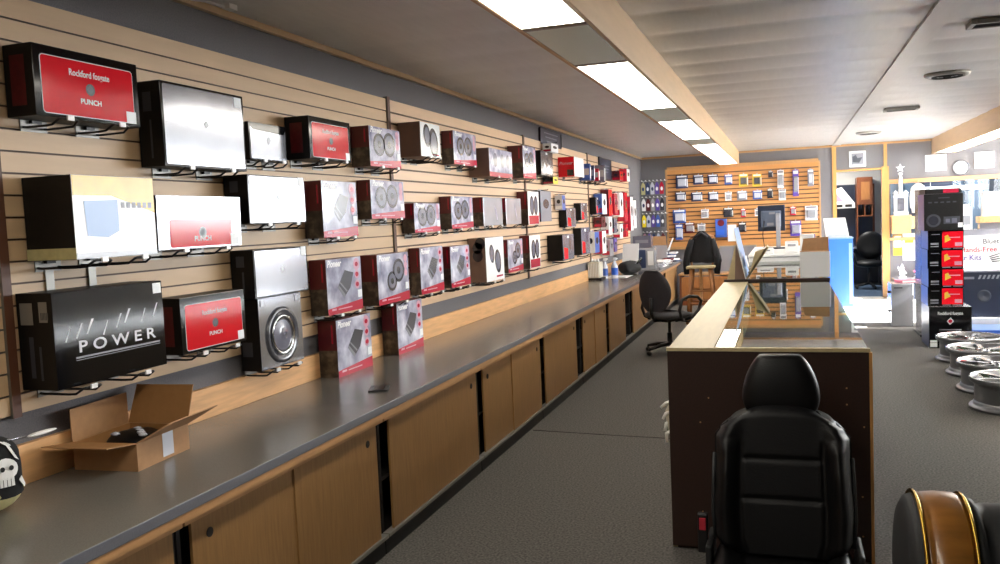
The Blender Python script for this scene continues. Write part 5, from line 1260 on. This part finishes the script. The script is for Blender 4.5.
MB().poly((V(0, .015, .79), X_, Z_, -Y_), st, 0, .03).build('star', 'white', t); MB().box(-.05, .05, -.055, -.045, .08, .28).build('dark_plaque', 'amp', t)
t = empty('shop_coat', (2.11, 15.87, 1.44), 'white coat hanging against the interior window right of the trophy', 'coat')
MB().add([], []).tube([(0, 0, .49), (0, 0, .44), (0, 0, .2), (0, 0, .0)], [.04, .10, .11, .10], 14).build('body', 'white', t)
for s in (-1, 1): MB().tube([(.08*s, 0, .42), (.105*s, -.01, .25), (.10*s, 0, .08)], [.03, .03, .026], 10).build('sleeve', 'whitem', t)
MB().tube([(0, .0, .49), (0, .0, .53), (.02, .04, .54)], .005, 6).build('hanger_hook', 'metalgy', t)
o = MB().box(-.10, .10, 0, .012, 0, .46).build('poster', 'whitem', None, .002, (1.98, 15.985, .63)); tag(o, 'white poster hanging below the honey shelf box', 'poster')
MB().box(-.07, .07, -.001, 0, .3, .36).build('faint_print', 'yellow', o); MB().tube([(-.08, .006, .46), (-.08, .03, .49)], .004, 5).tube([(.08, .006, .46), (.08, .03, .49)], .004, 5).build('hangers', 'metalgy', o)
o = MB().box(-.07, .07, 0, .012, 0, .36).build('yellow_card', 'yellow', None, .002, (1.80, 15.985, .72)); tag(o, 'yellow and white card left of the white poster', 'card')
MB().box(-.06, .06, -.001, 0, .14, .34).build('white_print', 'white', o)
t = empty('low_cabinet', (1.98, 15.72, 0), 'dark blue low cabinet under the posters', 'cabinet')
MB().box(-.28, .30, -.2, .2, 0, .34).build('body', 'bluedk', t, .004); MB().box(-.29, .31, -.21, .21, .34, .36).build('top', 'amp', t, .003); MB().box(.0, .006, -.202, -.2, .02, .32).build('door_gap', 'dark', t)
for q, (x, h, lab) in enumerate([(1.82, .24, 'white figurine on the low blue cabinet, left of two'), (2.06, .16, 'small white and red figurine on the low blue cabinet, right of two')]):
    t = empty('figurine', (x, 15.62, .362), lab, 'figurine')
    MB().lathe([(.06, 0), (.06, .02), (.03, .03), (.045, h*.35), (.02, h*.6), (.03, h*.72), (.001, h)], k=18).build('body', 'white', t); MB().tube([(-.03, 0, h*.5), (-.06, -.01, h*.75)], .012, 8).tube([(.03, 0, h*.5), (.06, -.01, h*.3)], .012, 8).build('arms', 'white' if q == 0 else 'redband', t)
# office contents
t = empty('hutch_cabinet', (1.40, 19.05, 0), 'brown wooden hutch with panelled door in the office', 'cabinet')
MB().box(-.02, .28, -.15, .3, 1.62, 2.18).build('upper_body', 'cab', t, .004)
d = MB().box(.02, .26, -.17, -.151, 1.66, 2.14).build('door', 'cab', t, .003); MB().box(.06, .22, -.178, -.171, 1.72, 2.08).build('raised_panel', 'stoolw', d, .004)
MB().box(-.02, .28, -.1, .3, 1.38, 1.40).box(-.02, .0, -.1, .3, 1.40, 1.62).box(.12, .14, -.1, .3, 1.40, 1.62).box(.26, .28, -.1, .3, 1.40, 1.62).box(-.02, .0, -.1, .3, .78, 1.38).build('pigeonholes', 'cab', t)
t = empty('office_desk', (1.05, 18.75, 0), 'dark office desk with a pale top edge', 'desk')
MB().box(-.45, .75, -.25, .45, .74, .77).build('desk_top', 'amp2', t, .004); MB().box(-.43, .73, .1, .13, .02, .74).box(-.45, -.42, -.2, .42, 0, .74).box(.70, .73, -.2, .42, 0, .74).build('panels', 'black', t); MB().box(-.40, .0, -.2, .1, .1, .738).build('drawer_block', 'boxside', t, .004)
t = empty('office_shelf', (.95, 19.1, 1.56), 'white shelf with papers in the office', 'shelf')
MB().box(-.55, .40, -.1, .22, 0, .10).build('board', 'wallw', t, .003)
mb = MB()
for q in range(4): mb.box(-.33+.18*q, -.2+.18*q, -.102, -.1, .025, .08)
mb.build('dark_slots', 'dark', t)
o = MB().add([(-.25, 0, 0), (.25, 0, 0), (.25, .16, 0), (-.25, .16, 0), (-.12, .02, .30), (.0, .02, .34), (.0, .1, .34), (-.12, .1, .30)], [(3, 2, 1, 0), (4, 5, 6, 7), (0, 1, 5, 4), (1, 2, 6, 5), (2, 3, 7, 6), (3, 0, 4, 7)]).build('paper_pile', 'whitem', None, .004, (1.1, 19.05, 1.662)); tag(o, 'heap of white papers on the office shelf', 'paper'); MB().poly((V(-.05, -.001, .02), X_, Z_, -Y_), [(-.12, .02), (.08, .02), (-.05, .18)]).build('red_sheet', 'pink', o)
t = empty('dark_board', (1.1, 19.36, .0), 'dark board behind the office desk', 'board'); MB().box(-.6, .65, 0, .03, .3, 2.05).build('panel', 'screenb', t, .004); MB().box(-.6, -.56, -.02, 0, 0, 2.05).box(.61, .65, -.02, 0, 0, 2.05).build('uprights', 'cab', t)
t = empty('office_chair', (1.50, 17.9, 0), 'black office armchair inside the doorway', 'chair')
MB().blob((.05, .1, .82), (.26, .10, .28), 24).build('backrest', 'leather', t); MB().blob((0, -.12, .48), (.27, .26, .08), 24).build('seat', 'leather', t)
MB().cyl((0, -.1, .1), (0, -.1, .42), .03).build('post', 'black', t)
for s in (-1, 1): MB().tube([(.27*s, .08, .5), (.29*s, -.05, .68), (.28*s, -.28, .68), (.24*s, -.3, .48)], .022, 8).build('armrest', 'black', t)
for q in range(5):
    a = 2*PI*q/5; MB().tube([(0, -.1, .10), (.28*math.cos(a), -.1+.28*math.sin(a), .06)], [.025, .015], 8).blob((.28*math.cos(a), -.1+.28*math.sin(a), .028), (.028, .028, .028), 10).build('base_arm', 'black', t)
# workshop things behind the interior window
for q, (x, w, z0, z1, m, lab) in enumerate([(2.75, .5, .0, 2.0, 'bluedk', 'dark blue workshop locker behind the left of the interior window'), (3.45, .35, .0, 2.2, 'wallbl', 'blue grey workshop locker behind the interior window')]):
    t = empty('locker', (x, 18.35, 0), lab, 'locker'); MB().box(-w/2, w/2, -.2, .2, z0, z1).build('body', m, t, .006)
    MB().box(-w*.46, -.01, -.212, -.201, z0+.05, z1-.05).build('door', m, t, .003); MB().box(.01, w*.46, -.212, -.201, z0+.05, z1-.05).build('door', m, t, .003); MB().box(-.03, -.015, -.23, -.213, 1.0, 1.12).box(.015, .03, -.23, -.213, 1.0, 1.12).build('handle', 'chrome', t)
t = empty('strip_light', (2.95, 17.6, 1.80), 'white fluorescent strip light seen through the interior window', 'lamp'); MB().box(-.5, .5, -.06, .06, .04, .09).build('housing', 'white', t, .006); MB().cyl((-.47, 0, .03), (.47, 0, .03), .016).build('tube', 'lamp', t)
for s in (-1, 1): MB().cyl((.4*s, 0, .09), (.4*s, 0, .80), .004, k=6).build('hanging_wire', 'metalgy', t)

# ------------------------------------------------------------------ daylight and lamps
w = bpy.data.worlds.new('daylight'); bpy.context.scene.world = w; w.use_nodes = True
bg = w.node_tree.nodes['Background']; bg.inputs[0].default_value = (.93, .97, 1, 1); bg.inputs[1].default_value = 18.0
pl = bpy.data.lights.new('window_portal', 'AREA'); pl.shape = 'RECTANGLE'; pl.size = WY1-WY0; pl.size_y = WZ1-WZ0; pl.cycles.is_portal = True
po = bpy.data.objects.new('window_portal', pl); C.objects.link(po); po.location = (XR+.12, (WY0+WY1)/2, (WZ0+WZ1)/2); po.rotation_euler = (PI/2, 0, PI/2)
def lampobj(name, loc, size, sy, power, col=(1, .97, .92)):
    l = bpy.data.lights.new(name, 'AREA'); l.shape = 'RECTANGLE'; l.size = size; l.size_y = sy; l.energy = power; l.color = col
    o = bpy.data.objects.new(name, l); C.objects.link(o); o.location = loc; return o
sun = bpy.data.lights.new('sun', 'SUN'); sun.energy = 85; sun.angle = .01; sun.color = (1, .97, .93)
so = bpy.data.objects.new('sun', sun); C.objects.link(so); so.rotation_euler = V(-.80, .01, -.58).to_track_quat('-Z', 'Y').to_euler()
lampobj('office_fill_light', (.9, 18.0, 2.58), .6, 1.0, 45)  # area light without a fixture, added to brighten the office
lampobj('workshop_fill_light', (3.0, 17.4, 2.58), 1.0, .6, 60, (.9, .96, 1))  # added area light, no fixture, brightens the room behind the interior window
sc = bpy.context.scene
sc.view_settings.view_transform = 'Standard'; sc.view_settings.look = 'None'; sc.view_settings.exposure = 0.72; sc.view_settings.gamma = 1; sc.view_settings.use_curve_mapping = False
sc.cycles.max_bounces = 8; sc.cycles.sample_clamp_indirect = 6
